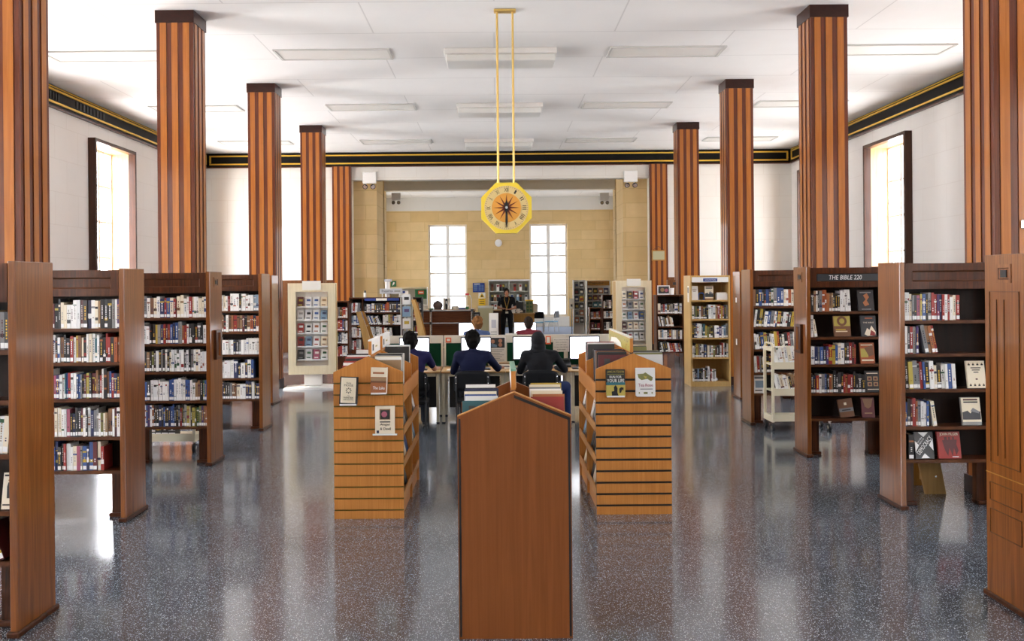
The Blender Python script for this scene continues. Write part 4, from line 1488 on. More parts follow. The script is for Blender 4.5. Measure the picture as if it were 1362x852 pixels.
bin_books(bR, 1, 0, [(0.24, 0.32, 0.03, 'w', art_plain), (0.24, 0.33, 0.03, 'v'), (0.24, 0.335, 0.03, 'g'), (0.24, 0.34, 0.03, 'k'), (0.24, 0.34, 0.03, 'g'), (0.24, 0.34, 0.03, 'v'), (0.24, 0.33, 0.03, 'd')], 'right browser near right bin', 0.06)
bin_books(bR, 1, 1, [(0.24, 0.33, 0.03, 'v'), (0.24, 0.33, 0.03, 'k'), (0.24, 0.33, 0.03, 'g')], 'right browser far right bin', 0.08)

# sloping side shelves that face the aisle
side_books(bL, 1, 0, 2, 'ksgd', 'left browser near side')
side_books(bL, 1, 0, 1, 'rkcb', 'left browser near side')
side_books(bL, 1, 0, 0, 'td', 'left browser near side')
side_books(bL, 1, 1, 2, 'cwkw', 'left browser far side')
side_books(bL, 1, 1, 1, 'wkcs', 'left browser far side')
side_books(bR, -1, 0, 2, 'kwgw', 'right browser near side')
side_books(bR, -1, 0, 1, 'wwkd', 'right browser near side')
side_books(bR, -1, 0, 0, 'kacd', 'right browser near side')
side_books(bR, -1, 1, 2, 'wwgw', 'right browser far side')
side_books(bR, -1, 1, 1, 'wks', 'right browser far side')
side_books(bR, -1, 1, 0, 'cc', 'right browser far side')


def hung(c, pl, pr, pt, pb, code, art, own, turn=0.0, clear=False):
    """book resting on a small clear ledge hooked into the slatted end"""
    y = c.y - 0.05
    A, B2 = at(pl, pb, y), at(pr, pt, y)
    w, h, z = B2.x - A.x, B2.z - A.z, A.z
    cx = (A.x + B2.x) / 2
    e = 0.02 if clear else -0.006
    l = thing('acrylic_shelf', 'clear ledge under the %s' % own.split(',')[0], 'display ledge', (cx, c.y, z), group=None)
    MB().box(-w / 2 - e, w / 2 + e, -0.055, -0.0005, -0.004, 0.0, 'acrylic').build('ledge', l)
    MB().box(-w / 2 - e, w / 2 + e, -0.058, -0.0551, -0.004, 0.010, 'acrylic').build('lip', l)
    face_out(dict(nick='slatted end', shelf='hung'), cx, y, z + 0.0005 + abs(math.sin(turn)) * w / 2, w, h, code, art, own, th=0.026, back=4, turn=turn)


hung(bL, 451, 474.5, 502, 538.5, 'k', art_ghosts, 'cream book with a star and dark edges, left slatted end', turn=0.04)
hung(bL, 492.5, 514.5, 489, 523.5, 'o', art_dusk, 'orange sunset book, left slatted end', turn=0.03)
hung(bL, 499, 524.5, 540.5, 578, 'c', art_portrait, 'cream book with a small portrait, left slatted end', clear=True)
hung(bR, 806.5, 831.5, 491.5, 527.5, 'k', art_run, 'dark book reading RUN FOR YOUR LIFE')
hung(bR, 846, 871.5, 489.5, 526.5, 'w', art_tea, 'pale pink book with a green sprig, right slatted end')


# ------------------------------------------------------ pine and low bookcases
def open_case(x, y, rz, W, D, H, shelves, wd, label, header=None, plinth=0.07, back='case_back', legs=False, side_label=False):
    t = thing('bookcase', label, 'bookcase', (x, y, 0), rz)
    e = 0.03
    z0 = 0.0 if not legs else 0.3
    l = MB().box(0, e, 0, D, 0, H, wd, bev=0.003).build('side_panel', t)
    MB().box(W - e, W, 0, D, 0, H, wd, bev=0.003).build('side_panel', t)
    MB().box(e + 0.001, W - e - 0.001, 0.005, D, H - 0.03, H - 0.002, wd).build('top_board', t)
    MB().box(e + 0.001, W - e - 0.001, D - 0.012, D - 0.001, z0 + 0.02, H - 0.031, back).build('back_panel', t)
    for z in shelves:
        MB().box(e + 0.001, W - e - 0.001, 0.006, D - 0.013, z - 0.026, z, wd).build('shelf', t)
    if not legs:
        MB().box(e + 0.001, W - e - 0.001, 0.01, 0.03, 0.0, shelves[-1] - 0.027, wd).build('plinth', t)
    if header:
        o = MB().box(e + 0.002, W - e - 0.002, -0.004, 0.004, H - 0.125, H - 0.031, header).build('header_board', t)
        return t, o
    return t, None


def open_rows(t, W, D, shelves, specs, nick, yoff=0.03):
    """specs: (shelf index, codes, x0, x1, h range, lean)"""
    M = Matrix.Translation(t.location) @ Matrix.Rotation(t.rotation_euler.z, 4, 'Z')
    n0 = len(BOOKS)
    for (k, codes, x0, x1, h, lean) in specs:
        ov = 0.25 * math.sin(math.radians(lean))
        x0, x1 = max(x0, 0.033 - ov), min(x1, W - 0.033 - ov)
        row(dict(nick=nick, shelf=SHN[k] if k < 5 else 'sixth'), yoff, shelves[k], codes, x0, x1, h, lean)
    for b in BOOKS[n0:]:
        b['M'] = M @ b['M']
        b['area'] = b['t'] * b['h'] / b['M'].translation.y ** 2


PSH = [1.66, 1.32, 0.985, 0.635, 0.10]
PSH = [at(945, q, 15.9).z for q in (399, 424, 449, 475, 507)]
pine, hd = open_case(3.56, 15.88, 0, 0.735, 0.55, 2.04, PSH, 'pine', 'tall pale pine bookcase standing by the right column', 'white', back='pine')
MB().box(0.24, 0.5, -0.006, -0.0042, 1.93, 1.985, 'blue_sign').build('blue_label', hd)
text('NON FICTION', 0.022, 'label', 'lettering', hd, (0.37, -0.007, 1.957), w=0.2)
MB().box(-0.004, -0.0005, 0.1, 0.2, 1.55, 1.85, 'paper').build('side_notice', pine)
MB().box(-0.0065, -0.0041, 0.12, 0.18, 1.72, 1.82, 'book_n_0').build('side_picture', pine)
open_rows(pine, 0.735, 0.34, PSH, [
    (1, 'wgvkwakkkwwwaroyrdg', 0.04, 0.70, (0.2, 0.27), 0), (2, 'kdbwwwktyvkk', 0.04, 0.42, (0.2, 0.28), 0), (2, 'wwuwsg', 0.45, 0.70, (0.2, 0.27), 0),
    (3, 'wkyagkwnbkcgwvakkwrwkw', 0.04, 0.70, (0.2, 0.28), 0), (4, 'wkkskkwkkw', 0.04, 0.36, (0.22, 0.27), 0), (4, 'rwgw', 0.38, 0.47, (0.2, 0.24), 0)], 'pine bookcase')
face_out(dict(nick='pine bookcase', shelf='top'), 3.66, 15.95, PSH[0], 0.13, 0.26, 'w', art_plain, 'white upright booklet, top shelf of the pine bookcase', back=8, turn=0.0)
face_out(dict(nick='pine bookcase', shelf='top'), 3.93, 15.95, PSH[0], 0.16, 0.26, 'a', art_photo, 'small framed-looking book, top shelf of the pine bookcase', back=8)
t = thing('leaflet_box', 'small white leaflet box on the pine bookcase top shelf', 'box', (4.16, 15.98, PSH[0] + 0.001))
MB().box(-0.1, 0.1, -0.05, 0.05, 0, 0.12, 'white', bev=0.004).build('body', t)
MB().box(-0.09, 0.09, -0.03, 0.03, 0.121, 0.14, 'paper').build('leaflet', t)
t = thing('bookend', 'blue arched bookend on the pine bookcase top shelf', 'bookend', (3.79, 16.0, PSH[0] + 0.001))
MB().pipe([(-0.05, 0, 0.008), (-0.05, 0, 0.1), (-0.03, 0, 0.13), (0.03, 0, 0.13), (0.05, 0, 0.1), (0.05, 0, 0.008)], 0.014, 'book_b_1', 8).build('arch', t)
MB().box(-0.065, 0.065, -0.03, 0.03, 0.0, 0.006, 'book_b_1').build('base', t)
M = Matrix.Translation((4.06, 15.93, PSH[4] + 0.02)) @ Matrix.Rotation(-0.75, 4, 'Y')
new_book(M, 0.035, 0.25, 0.15, 'w', dict(nick='pine bookcase', shelf='bottom', i=0, n=1, codes='w'))

# dark low bookcases far left and far right
LSH = [1.27, 0.985, 0.695, 0.415]
xa = at(464, 400, 20.0).x
lowL, hd = open_case(xa, 20.0, 0, at(535, 400, 20.0).x - xa, 0.36, 1.62, LSH, 'walnut', 'low dark bookcase far left with blue and white header labels', legs=False)
wL = at(535, 400, 20.0).x - xa
for (a, b2, m) in ((0.36, 0.62, 'blue_sign'), (0.63, 0.88, 'paper'), (0.89, 1.16, 'blue_sign')):
    MB().box(a, min(b2, wL - 0.03), -0.006, 0.0055, 1.545, 1.6, m).build('header_label', lowL)
MB().box(0.3, 0.325, 0.008, 0.33, 0.42, 1.58, 'walnut').build('partition', lowL)
open_rows(lowL, wL, 0.36, LSH, [(0, 'wrwgk', 0.04, 0.27, (0.2, 0.25), 5), (0, 'kwwbwddddbrodddnd', 0.34, wL - 0.05, (0.19, 0.24), 0),
                               (1, 'swbg', 0.04, 0.27, (0.2, 0.25), 0), (1, 'kwbwnwk', 0.44, 0.76, (0.2, 0.24), -22), (1, 'wwwyabwww', 0.78, wL - 0.05, (0.19, 0.25), 0),
                               (2, 'wwwcrw', 0.04, 0.27, (0.2, 0.25), 0), (2, 'wswwkwwrwkw', 0.365, 1.0, (0.2, 0.25), -5), (3, 'kwrgw', 0.04, 0.27, (0.2, 0.24), 0), (3, 'wgkww', 0.34, 0.7, (0.2, 0.24), 0)], 'low bookcase far left')
xb = at(442, 400, 19.2).x
lowL2, hd = open_case(xb, 19.2, 0, at(462, 400, 19.2).x - xb + 0.03, 0.36, 1.56, [z - 0.0 for z in (1.18, 0.9, 0.615, 0.33)], 'walnut', 'narrow dark bookcase beside the left paperback stand', legs=False)
w2 = at(462, 400, 19.2).x - xb + 0.03
open_rows(lowL2, w2, 0.36, (1.18, 0.9, 0.615, 0.33), [(0, 'kagkorw', 0.04, w2 - 0.04, (0.2, 0.25), 0), (1, 'rrrrbkw', 0.04, w2 - 0.04, (0.2, 0.25), 0), (2, 'wyknwww', 0.04, w2 - 0.04, (0.2, 0.25), 0),
                                               (3, 'rwrrwnw', 0.04, w2 - 0.04, (0.2, 0.25), 0)], 'narrow bookcase far left')
xr_ = at(873, 400, 19.5).x
RSH = [at(890, q, 19.5).z for q in (417, 434, 451, 468)]
lowR, hd = open_case(xr_, 19.5, 0, 0.62, 0.36, 1.63, RSH, 'walnut', 'low dark bookcase far right, partly behind the pine bookcase', legs=True)
open_rows(lowR, 0.62, 0.36, RSH, [(0, 'cgrskdgkwdw', 0.04, 0.58, (0.19, 0.24), 0), (1, 'wkwgdwacw', 0.06, 0.4, (0.19, 0.24), -10), (2, 'caswwkrgwcgkw', 0.04, 0.58, (0.19, 0.24), 0), (3, 'kwdkwrmrwbrk', 0.04, 0.58, (0.19, 0.24), -10)], 'low bookcase far right')
p = at(883, 394, 19.6)
t = thing('photo_card', 'framed photo card on the low bookcase far right', 'photo', (p.x, 19.62, 1.632))
MB().box(-0.14, 0.14, 0, 0.012, 0, 0.21, 'white').build('frame', t)
MB().box(-0.12, 0.12, -0.002, -0.0002, 0.03, 0.19, 'book_d_0').build('picture', t)
MB().disc((-0.03, -0.004, 0.11), 0.045, 0.0015, 'book_a_2', 14).build('face_spot', t)
MB().disc((0.06, -0.004, 0.1), 0.04, 0.0015, 'book_p_1', 14).build('face_spot', t)
p = at(893, 394, 19.7)
t = thing('dispenser', 'wooden box with a white cup on the low bookcase far right', 'dispenser', (p.x, 19.68, 1.632))
MB().box(-0.09, 0.09, 0, 0.12, 0, 0.34, 'dado_wood', bev=0.005).build('body', t)
MB().tube((0, -0.05, 0.0), (0, -0.05, 0.15), 0.04, 0.045, 'white', 14).build('cup', t)
t = MB().box(0.03, 0.1, -0.02, 0.0, 0.22, 0.28, 'ink').build('clip', t)


# ----------------------------------------------------------- paperback stands
def pb_stand(x, y, rz, label, nick, covers, base=True, flip=1):
    W, H0, H1 = 0.87, 0.27, 1.96
    t = thing('paperback_stand', label, 'paperback stand', (x, y, 0), rz)
    for yy, nm in ((-0.17, 'front'), (0.14, 'rear')):
        mb = MB()
        b = 0.14
        y0, y1 = yy, yy + 0.03
        mb.box(-W / 2, -W / 2 + b, y0, y1, H0, H1, 'pine_pale')
        mb.box(W / 2 - b, W / 2, y0, y1, H0, H1, 'pine_pale')
        mb.box(-W / 2 + b, W / 2 - b, y0, y1, H1 - 0.16, H1, 'pine_pale')
        mb.box(-W / 2 + b, W / 2 - b, y0, y1, H0, H0 + 0.16, 'pine_pale')
        mb.build('frame_board', t)
    MB().box(-W / 2 + 0.1, W / 2 - 0.1, -0.012, 0.012, H0 + 0.05, H1 - 0.05, 'white').build('back_board', t)
    MB().box(-W / 2 + 0.01, -W / 2 + 0.03, -0.139, 0.139, H0 + 0.02, H1 - 0.02, 'pine').build('side_board', t)
    MB().box(W / 2 - 0.03, W / 2 - 0.01, -0.139, 0.139, H0 + 0.02, H1 - 0.02, 'pine').build('side_board', t)
    MB().box(-W / 2 + 0.03, W / 2 - 0.03, -0.139, 0.139, H0 + 0.02, H0 + 0.04, 'pine').build('bottom_board', t)
    MB().box(-0.17, 0.17, -0.188, -0.171, H1 - 0.13, H1 + 0.04, 'paper').build('notice', t)
    MB().box(-0.1, 0.1, -0.0895, -0.0885, H1 - 0.08, H1 - 0.06, 'pale_text').build('notice_line', t)
    MB().box(-0.16, 0.16, -0.08, 0.08, 0.05, H0 + 0.019, 'white', bev=0.01).build('pedestal', t)
    for k in (-1, 1):
        mb = MB().prism([(k * 0.0, 0.05), (k * 0.0, 0.0), (k * 0.52, 0.0), (k * 0.52, 0.02)], -0.3, 0.3, 'y', 'white')
        mb.build('base_foot', t)
    n = len(covers)
    for r in range(n):
        z = H1 - 0.45 - r * 0.245
        o = MB().box(-W / 2 + 0.15, W / 2 - 0.15, -0.13, -0.0125, z - 0.006, z, 'acrylic').build('ledge', t)
        MB().box(-W / 2 + 0.15, W / 2 - 0.15, -0.134, -0.1301, z - 0.006, z + 0.02, 'acrylic').build('ledge_lip', o)
        for k, code in enumerate(covers[r]):
            if code == ' ':
                continue
            cx = -0.215 + 0.143 * k
            b = dict(t=0.115, h=0.19, d=0.02, mat=shade(code))
            cov, pg, lb = face_meshes(b)
            w = cov.build('paperback')
            w.matrix_world = Matrix.Translation((x, y, 0)) @ Matrix.Rotation(rz, 4, 'Z') @ Matrix.Translation((cx, -0.105, z + 0.0065)) @ Matrix.Rotation(-0.2, 4, 'X') @ Matrix.Rotation(0.16, 4, 'Z')
            pg.build('pages', w)
            mk = RND.choice(ACC[code])
            MB().box(-0.03, 0.04, -0.0008, -0.0002, 0.11, 0.15, shade(mk)).build('cover_print', w)
            MB().box(-0.04, 0.03, -0.0008, -0.0002, 0.03, 0.05, shade(mk)).build('cover_print', w)
            tag(w, '%s paperback, %s row, %s across, %s' % (PAL[code][0], SHN[r], ['first', 'second', 'third', 'fourth'][k], nick), 'paperback', 'paperbacks on the ' + nick)
    return t


pb_stand(-3.44, 16.2, 0.10, 'pale wooden paperback stand on a white foot, left of the aisle', 'left paperback stand', ['mwwc', 'wwws', 'rwww', 'rswc', 'kwpw'])
pb_stand(3.26, 20.8, 0.12, 'pale wooden paperback stand right of the aisle', 'right paperback stand', ['ckrw', 'wgcw', 'wswb', 'mccw', 'rwww'])


# ---------------------------------------------------------------- book trolleys
def trolley(x, y, label, L_=0.76, D=0.36, nick='trolley', rz=0.0):
    t = thing('book_trolley', label, 'book trolley', (x, y, 0), rz)
    for xx in (0.0, L_ - 0.03):
        mb = MB()
        for yy in (0.0, D - 0.035):
            mb.box(xx, xx + 0.03, yy, yy + 0.035, 0.12, 1.08, 'cream_metal')
        mb.box(xx, xx + 0.03, 0.035, D - 0.035, 1.03, 1.08, 'cream_metal')
        mb.box(xx, xx + 0.03, 0.035, D - 0.035, 0.12, 0.2, 'cream_metal')
        fr = mb.build('end_frame', t)
        MB().pipe([(xx + 0.015, 0.018, 1.08), (xx + 0.015, 0.03, 1.115), (xx + 0.015, 0.08, 1.13), (xx + 0.015, D - 0.08, 1.13), (xx + 0.015, D - 0.03, 1.115), (xx + 0.015, D - 0.018, 1.08)], 0.013, 'cream_metal').build('push_bar', fr)
        for yy in (0.03, D - 0.03):
            w = MB().tube((xx + 0.0, yy, 0.05), (xx + 0.03, yy, 0.05), 0.05, m='tyre', n=18).build('caster', t)
            MB().tube((xx - 0.004, yy, 0.05), (xx + 0.034, yy, 0.05), 0.026, m='chrome', n=12).build('hub', w)
            MB().box(xx + 0.005, xx + 0.025, yy - 0.012, yy + 0.012, 0.085, 0.13, 'chrome').build('fork', w)
    for z in (0.86, 0.52, 0.19):
        o = MB().box(0.031, L_ - 0.031, 0.01, D - 0.01, z - 0.02, z, 'cream_metal').build('shelf', t)
        MB().box(0.031, L_ - 0.031, 0.0, 0.0099, z - 0.06, z + 0.03, 'cream_metal').build('shelf_lip', o)
    return t


tr1 = trolley(3.53, 11.1, 'cream metal book trolley in front of the right bookcase')
row(dict(nick='cream trolley', shelf='top'), 11.115, 0.86, 'wwcwcwwgwwcwkwww', 3.62, 4.24, (0.2, 0.24), lean=-9)
row(dict(nick='cream trolley', shelf='second'), 11.115, 0.52, 'wcwckaawwgw', 3.63, 4.0, (0.18, 0.22), lean=-12)
M = Matrix.Translation((3.95, 11.13, 0.215)) @ Matrix.Rotation(PI / 2, 4, 'Y')
new_book(M, 0.022, 0.3, 0.22, 'g', dict(nick='cream trolley', shelf='bottom', i=0, n=1, codes='g'), False, own='flat grey magazine on the lowest trolley shelf')
tr2 = trolley(-4.3, 10.05, 'cream metal book trolley half hidden behind the third left bookcase', 0.78, 0.36)
row(dict(nick='hidden trolley', shelf='second'), 10.07, 0.52, 'kdkkdknkd', -4.2, -3.6, (0.2, 0.24), lean=0)
row(dict(nick='hidden trolley', shelf='bottom'), 10.07, 0.19, 'kdkdkk', -4.2, -3.75, (0.2, 0.24), lean=0)

# slanted step behind the right bookcase
t = thing('step_stool', 'golden wooden step stool seen under the second right bookcase', 'step stool', (3.85, 7.82, 0))
mb = MB().prism([(0.015, 0.0), (0.205, 0.0), (0.125, 0.44), (-0.075, 0.44)], 0, 0.022, 'y', 'pine')  # front board in paler wood, standing in for daylight on it
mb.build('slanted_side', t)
MB().prism([(0.015, 0.0), (0.205, 0.0), (0.125, 0.44), (-0.075, 0.44)], 0.34, 0.362, 'y', 'honey').build('slanted_side', t)
MB().box(0.128, 0.15, 0.0225, 0.3395, 0.06, 0.44, 'pine').build('riser', t)
MB().box(-0.07, 0.1275, 0.0225, 0.3395, 0.418, 0.4395, 'honey').build('tread', t)
MB().disc((0.11, -0.004, 0.16), 0.009, 0.004, 'chrome', 12).build('screw_cap', t)
# ----------------------------------------------------- computer desks and chairs
def desk(x, y, label, W=0.9, D=0.78, screen=True, group=None):
    t = thing('computer_desk', label, 'desk', (x, y, 0), group=group)
    MB().box(-W / 2 + 0.002, W / 2 - 0.002, 0, D, 0.695, 0.72, 'desk_wood', bev=0.004).build('desk_top', t)
    MB().box(-W / 2 + 0.06, W / 2 - 0.06, 0.03, 0.05, 0.65, 0.694, 'cream_metal').build('apron', t)
    for sx in (-1, 1):
        for yy in (0.05, D - 0.07):
            xx = sx * (W / 2 - 0.035)
            l = MB().box(xx - 0.02, xx + 0.02, yy, yy + 0.04, 0.015, 0.694, 'cream_metal').build('leg', t)
            MB().tube((xx, yy + 0.02, 0), (xx, yy + 0.02, 0.015), 0.024, m='tyre', n=10).build('foot', l)
    MB().box(-W / 2 + 0.08, W / 2 - 0.08, D - 0.03, D - 0.015, 0.12, 0.69, 'dark_plastic').build('modesty_panel', t)
    return t


def desk_screen(x, y, label, W=0.9, z0=0.72, z1=1.17):
    t = thing('desk_screen', label, 'desk screen', (x, y, 0))
    MB().box(-W / 2 + 0.031, W / 2 - 0.031, 0.006, 0.03, z0 + 0.002, z1 - 0.115, 'green_felt').build('felt_panel', t)
    MB().box(-W / 2 + 0.001, W / 2 - 0.001, 0.0, 0.036, z1 - 0.114, z1, 'cream_rail', bev=0.003).build('top_rail', t)
    for s in (-1, 1):
        xx = s * (W / 2 - 0.016)
        MB().box(xx - 0.0145, xx + 0.0145, 0.0, 0.036, 0.0, z1 - 0.115, 'cream_rail').build('post', t)
    return t


def monitor(x, y, label, W=0.44, H=0.31, z=0.721, tilt=0.06, group=None):
    t = thing('monitor', label, 'monitor', (x, y, z), group=group)
    MB().box(-0.12, 0.12, -0.07, 0.09, 0, 0.012, 'monitor_dark', bev=0.004).build('stand_base', t)
    MB().box(-0.03, 0.03, 0.03, 0.05, 0.0125, 0.2, 'monitor_dark').build('stand_neck', t)
    zb = 0.10
    MB().box(-W / 2, W / 2, 0, 0.029, zb, zb + H + 0.03, 'monitor_dark', bev=0.004).build('casing', t)
    MB().box(-W / 2 + 0.014, W / 2 - 0.014, -0.002, -0.0003, zb + 0.02, zb + H + 0.015, 'screen').build('screen', t)
    return t


def keyboard(x, y, z, label):
    t = thing('keyboard', label, 'keyboard', (x, y, z))
    MB().box(-0.21, 0.21, -0.07, 0.07, 0, 0.016, 'dark_plastic', bev=0.004).build('body', t)
    mb = MB()
    for r in range(5):
        for k in range(14):
            mb.box(-0.2 + 0.0287 * k, -0.2 + 0.0287 * k + 0.024, -0.06 + 0.025 * r, -0.06 + 0.025 * r + 0.02, 0.0162, 0.021, 'monitor_dark')
    mb.build('key_field', t)


def chair(x, y, rz, label, seat_m='chair_black', back_m='chair_black', leg_m='dark_plastic', group=None):
    t = thing('chair', label, 'chair', (x, y, 0), rz, group=group)
    MB().box(-0.22, 0.22, -0.2, 0.22, 0.385, 0.42, seat_m, bev=0.014).build('seat', t)
    # curved backrest
    n = 10
    pts, vs, fs = [], [], []
    for j in range(6):
        z = 0.56 + 0.26 * j / 5
        wj = 0.235 - 0.03 * (j / 5) ** 4
        for i in range(n + 1):
            u = -1 + 2 * i / n
            vs.append((u * wj, -0.235 - 0.02 * j / 5 + 0.035 * u * u, z - (0.03 * u ** 4 if j == 5 else 0)))
    m = len(vs)
    vs += [(a, b2 - 0.018, c) for a, b2, c in vs]
    for j in range(5):
        for i in range(n):
            a = j * (n + 1) + i
            fs.append([a + 1, a, a + n + 1, a + n + 2])
            fs.append([m + a, m + a + 1, m + a + n + 2, m + a + n + 1])
    for i in range(n):
        fs.append([i, i + 1, m + i + 1, m + i])
        a = 5 * (n + 1) + i
        fs.append([a + 1, a, m + a, m + a + 1])
    for j in range(5):
        a, b2 = j * (n + 1), j * (n + 1) + n
        fs.append([a + n + 1, a, m + a, m + a + n + 1])
        fs.append([b2, b2 + n + 1, m + b2 + n + 1, m + b2])
    MB().add(vs, fs, back_m).build('backrest', t, True)
    for s in (-1, 1):
        MB().pipe([(s * 0.2, -0.215, 0.0), (s * 0.2, -0.19, 0.40), (s * 0.205, -0.235, 0.6), (s * 0.2, -0.24, 0.76)], 0.012, leg_m).build('leg', t)
        MB().pipe([(s * 0.2, 0.23, 0.0), (s * 0.2, 0.19, 0.384)], 0.012, leg_m).build('leg', t)
        for z in (0.66, 0.74):
            MB().ell((s * 0.205, -0.285, z), 0.009, 'chrome', 8, 6).build('rivet', t)
    return t


DX = [-1.24, -0.33, 0.57, 1.47]
DN = ['leftmost', 'second from left', 'second from right', 'rightmost']
for x, nm in zip(DX, DN):
    desk(x, 11.95, 'front row computer desk, %s' % nm)
    desk_screen(x, 12.76, 'green desk screen with cream rail, %s' % nm)
for x, nm in ((-1.19, 'leftmost computer monitor of the front row'), (-0.30, 'monitor in front of the navy sweater person'), (0.45, 'monitor in front of the hooded person'), (1.27, 'rightmost computer monitor of the front row')):
    monitor(x, 12.5, 'bright ' + nm)
for x, nm in ((-1.19, 'leftmost monitor'), (-0.30, 'monitor facing the navy sweater'), (0.45, 'monitor facing the hooded person'), (1.27, 'rightmost monitor')):
    keyboard(x, 12.2, 0.721, 'black keyboard below the %s' % nm)
for x, nm in ((-0.5, 'left'), (0.6, 'right')):
    desk(x, 16.55, 'rear row computer desk, %s' % nm, W=1.05)
monitor(-0.53, 17.0, 'rear row monitor beside the brown haired person', z=0.721)
monitor(0.56, 17.0, 'rear row monitor behind the person in maroon', z=0.721)
CH = [(-1.12, 11.32, 0, 'black chair under the purple shirt, behind the left browser'), (-0.32, 11.32, 0, 'black chair of the person in navy sweater'), (0.56, 11.32, 0, 'black chair of the person in dark hoodie'),
      (-0.37, 16.0, 0, 'rear row chair of the brown haired person'), (0.6, 16.0, 0, 'rear row chair of the person in maroon')]
for c in CH:
    chair(*c)

# poster, notices and cards on and behind the desk screens
def flat_sign(name, label, cat, x, y, z, w, h, m, th=0.004):
    t = thing(name, label, cat, (x, y, z))
    MB().box(-w / 2, w / 2, -th, 0, 0, h, m).build('sheet', t)
    return t


pa, pb2 = at(649, 483, 12.7), at(673, 448, 12.7)
t = flat_sign('poster', 'white poster with a dark photo between the middle monitors', 'poster', (pa.x + pb2.x) / 2, 12.757, 0.722, pb2.x - pa.x, pb2.z - 0.722, 'paper')
w, h = pb2.x - pa.x, pb2.z - 0.722
MB().box(-w / 2 + 0.02, w / 2 - 0.02, -0.006, -0.0042, h * 0.62, h * 0.97, 'book_d_0').build('photo', t)
for q, m in (((-0.06, h * 0.84), 'skin'), ((0.05, h * 0.86), 'skin'), ((0.05, h * 0.72), 'skin')):
    MB().disc((q[0], -0.008, q[1]), 0.03, 0.0015, m, 12).build('face_spot', t)
MB().prism([(-0.09, h * 0.66), (0.0, h * 0.64), (0.0, h * 0.72), (-0.08, h * 0.78)], -0.0085, -0.0062, 'y', 'book_s_0').build('photo_detail', t)
for k in range(7):
    MB().box(-w / 2 + 0.025, w / 2 - 0.03 - 0.03 * (k % 3), -0.0055, -0.0042, h * (0.54 - 0.06 * k), h * (0.555 - 0.06 * k), 'pale_text').build('text_line', t)
pa, pb2 = at(736, 468, 12.7), at(758, 449, 12.7)
w, h = pb2.x - pa.x, pb2.z - pa.z
t = flat_sign('notice', 'white notice with five lines of print on the right desk screen', 'notice', (pa.x + pb2.x) / 2, 12.757, pa.z, w, h, 'paper')
for k, s in enumerate(['If you want to use', 'these computers', 'you will need', 'to join the library', 'at the desk']):
    text(s, 0.018, 'ink', 'lettering', t, (0, -0.005, h * 0.84 - k * h * 0.17), w=w * (0.84, 0.7, 0.6, 0.84, 0.5)[k])
for (pl, pr, pt, pb, own) in ((592.5, 600, 449, 455.5, 'small red bordered label on the rail, left of the navy sweater'), (726, 733, 447, 458, 'small orange label on the rail, right of the hood')):
    pa, pb2 = at(pl, pb, 12.7), at(pr, pt, 12.7)
    t = flat_sign('rail_label', own, 'label', (pa.x + pb2.x) / 2, 12.757, pa.z, pb2.x - pa.x, pb2.z - pa.z, 'orange_sign', 0.003)
    MB().box(-0.024, 0.024, -0.005, -0.0032, 0.02, pb2.z - pa.z - 0.015, 'paper').build('label_centre', t)
pa, pb2 = at(650, 446, 15.5), at(663, 428, 15.5)
t = thing('sign_holder', 'white framed sign standing behind the middle of the desks', 'sign', ((pa.x + pb2.x) / 2, 16.62, 0.721))
w, h = pb2.x - pa.x, pb2.z - 0.60
MB().box(-w / 2, w / 2, 0, 0.01, 0.012, h, 'paper').build('sheet', t)
MB().box(-w / 2 - 0.01, w / 2 + 0.01, -0.05, 0.06, 0, 0.0115, 'acrylic').build('foot', t)
MB().box(-0.045, 0.045, -0.002, -0.0002, h * 0.55, h * 0.8, 'grey_sign').build('picture', t)
for k in range(4):
    MB().box(-0.06, 0.06, -0.002, -0.0002, h * (0.42 - 0.07 * k), h * (0.44 - 0.07 * k), 'pale_text').build('text_line', t)
pa = at(680, 446, 12.78)
t = thing('paper_pack', 'white card lying on the rail between the middle monitors', 'card', (pa.x, 12.778, 1.171))
MB().box(-0.085, 0.085, -0.017, 0.017, 0, 0.02, 'paper').build('card', t)
t = thing('papers', 'white sheets on the desk left of the navy sweater', 'papers', (-0.6, 12.1, 0.721))
MB().box(-0.1, 0.1, -0.1, 0.1, 0, 0.012, 'paper').build('sheet', t)
t = thing('papers', 'stack of magazines by the hand of the navy sweater person', 'papers', (0.12, 12.35, 0.721))
for k in range(4):
    MB().box(-0.1 + 0.004 * k, 0.1 + 0.004 * k, -0.1, 0.1, 0.022 * k, 0.022 * k + 0.021, ['paper', 'book_g_0', 'paper', 'book_a_2'][k]).build('magazine', t)
t = thing('telephone', 'dark phone on the desk at the right of the hooded person', 'phone', (0.97, 12.45, 0.721))
MB().prism([(-0.08, 0.0), (0.08, 0.0), (0.08, 0.09), (-0.08, 0.03)], -0.09, 0.09, 'x', 'dark_plastic').build('body', t)
MB().cap((-0.06, 0.05, 0.1), 0.02, (0.06, 0.05, 0.1), 0.02, 'dark_plastic').build('handset', t)


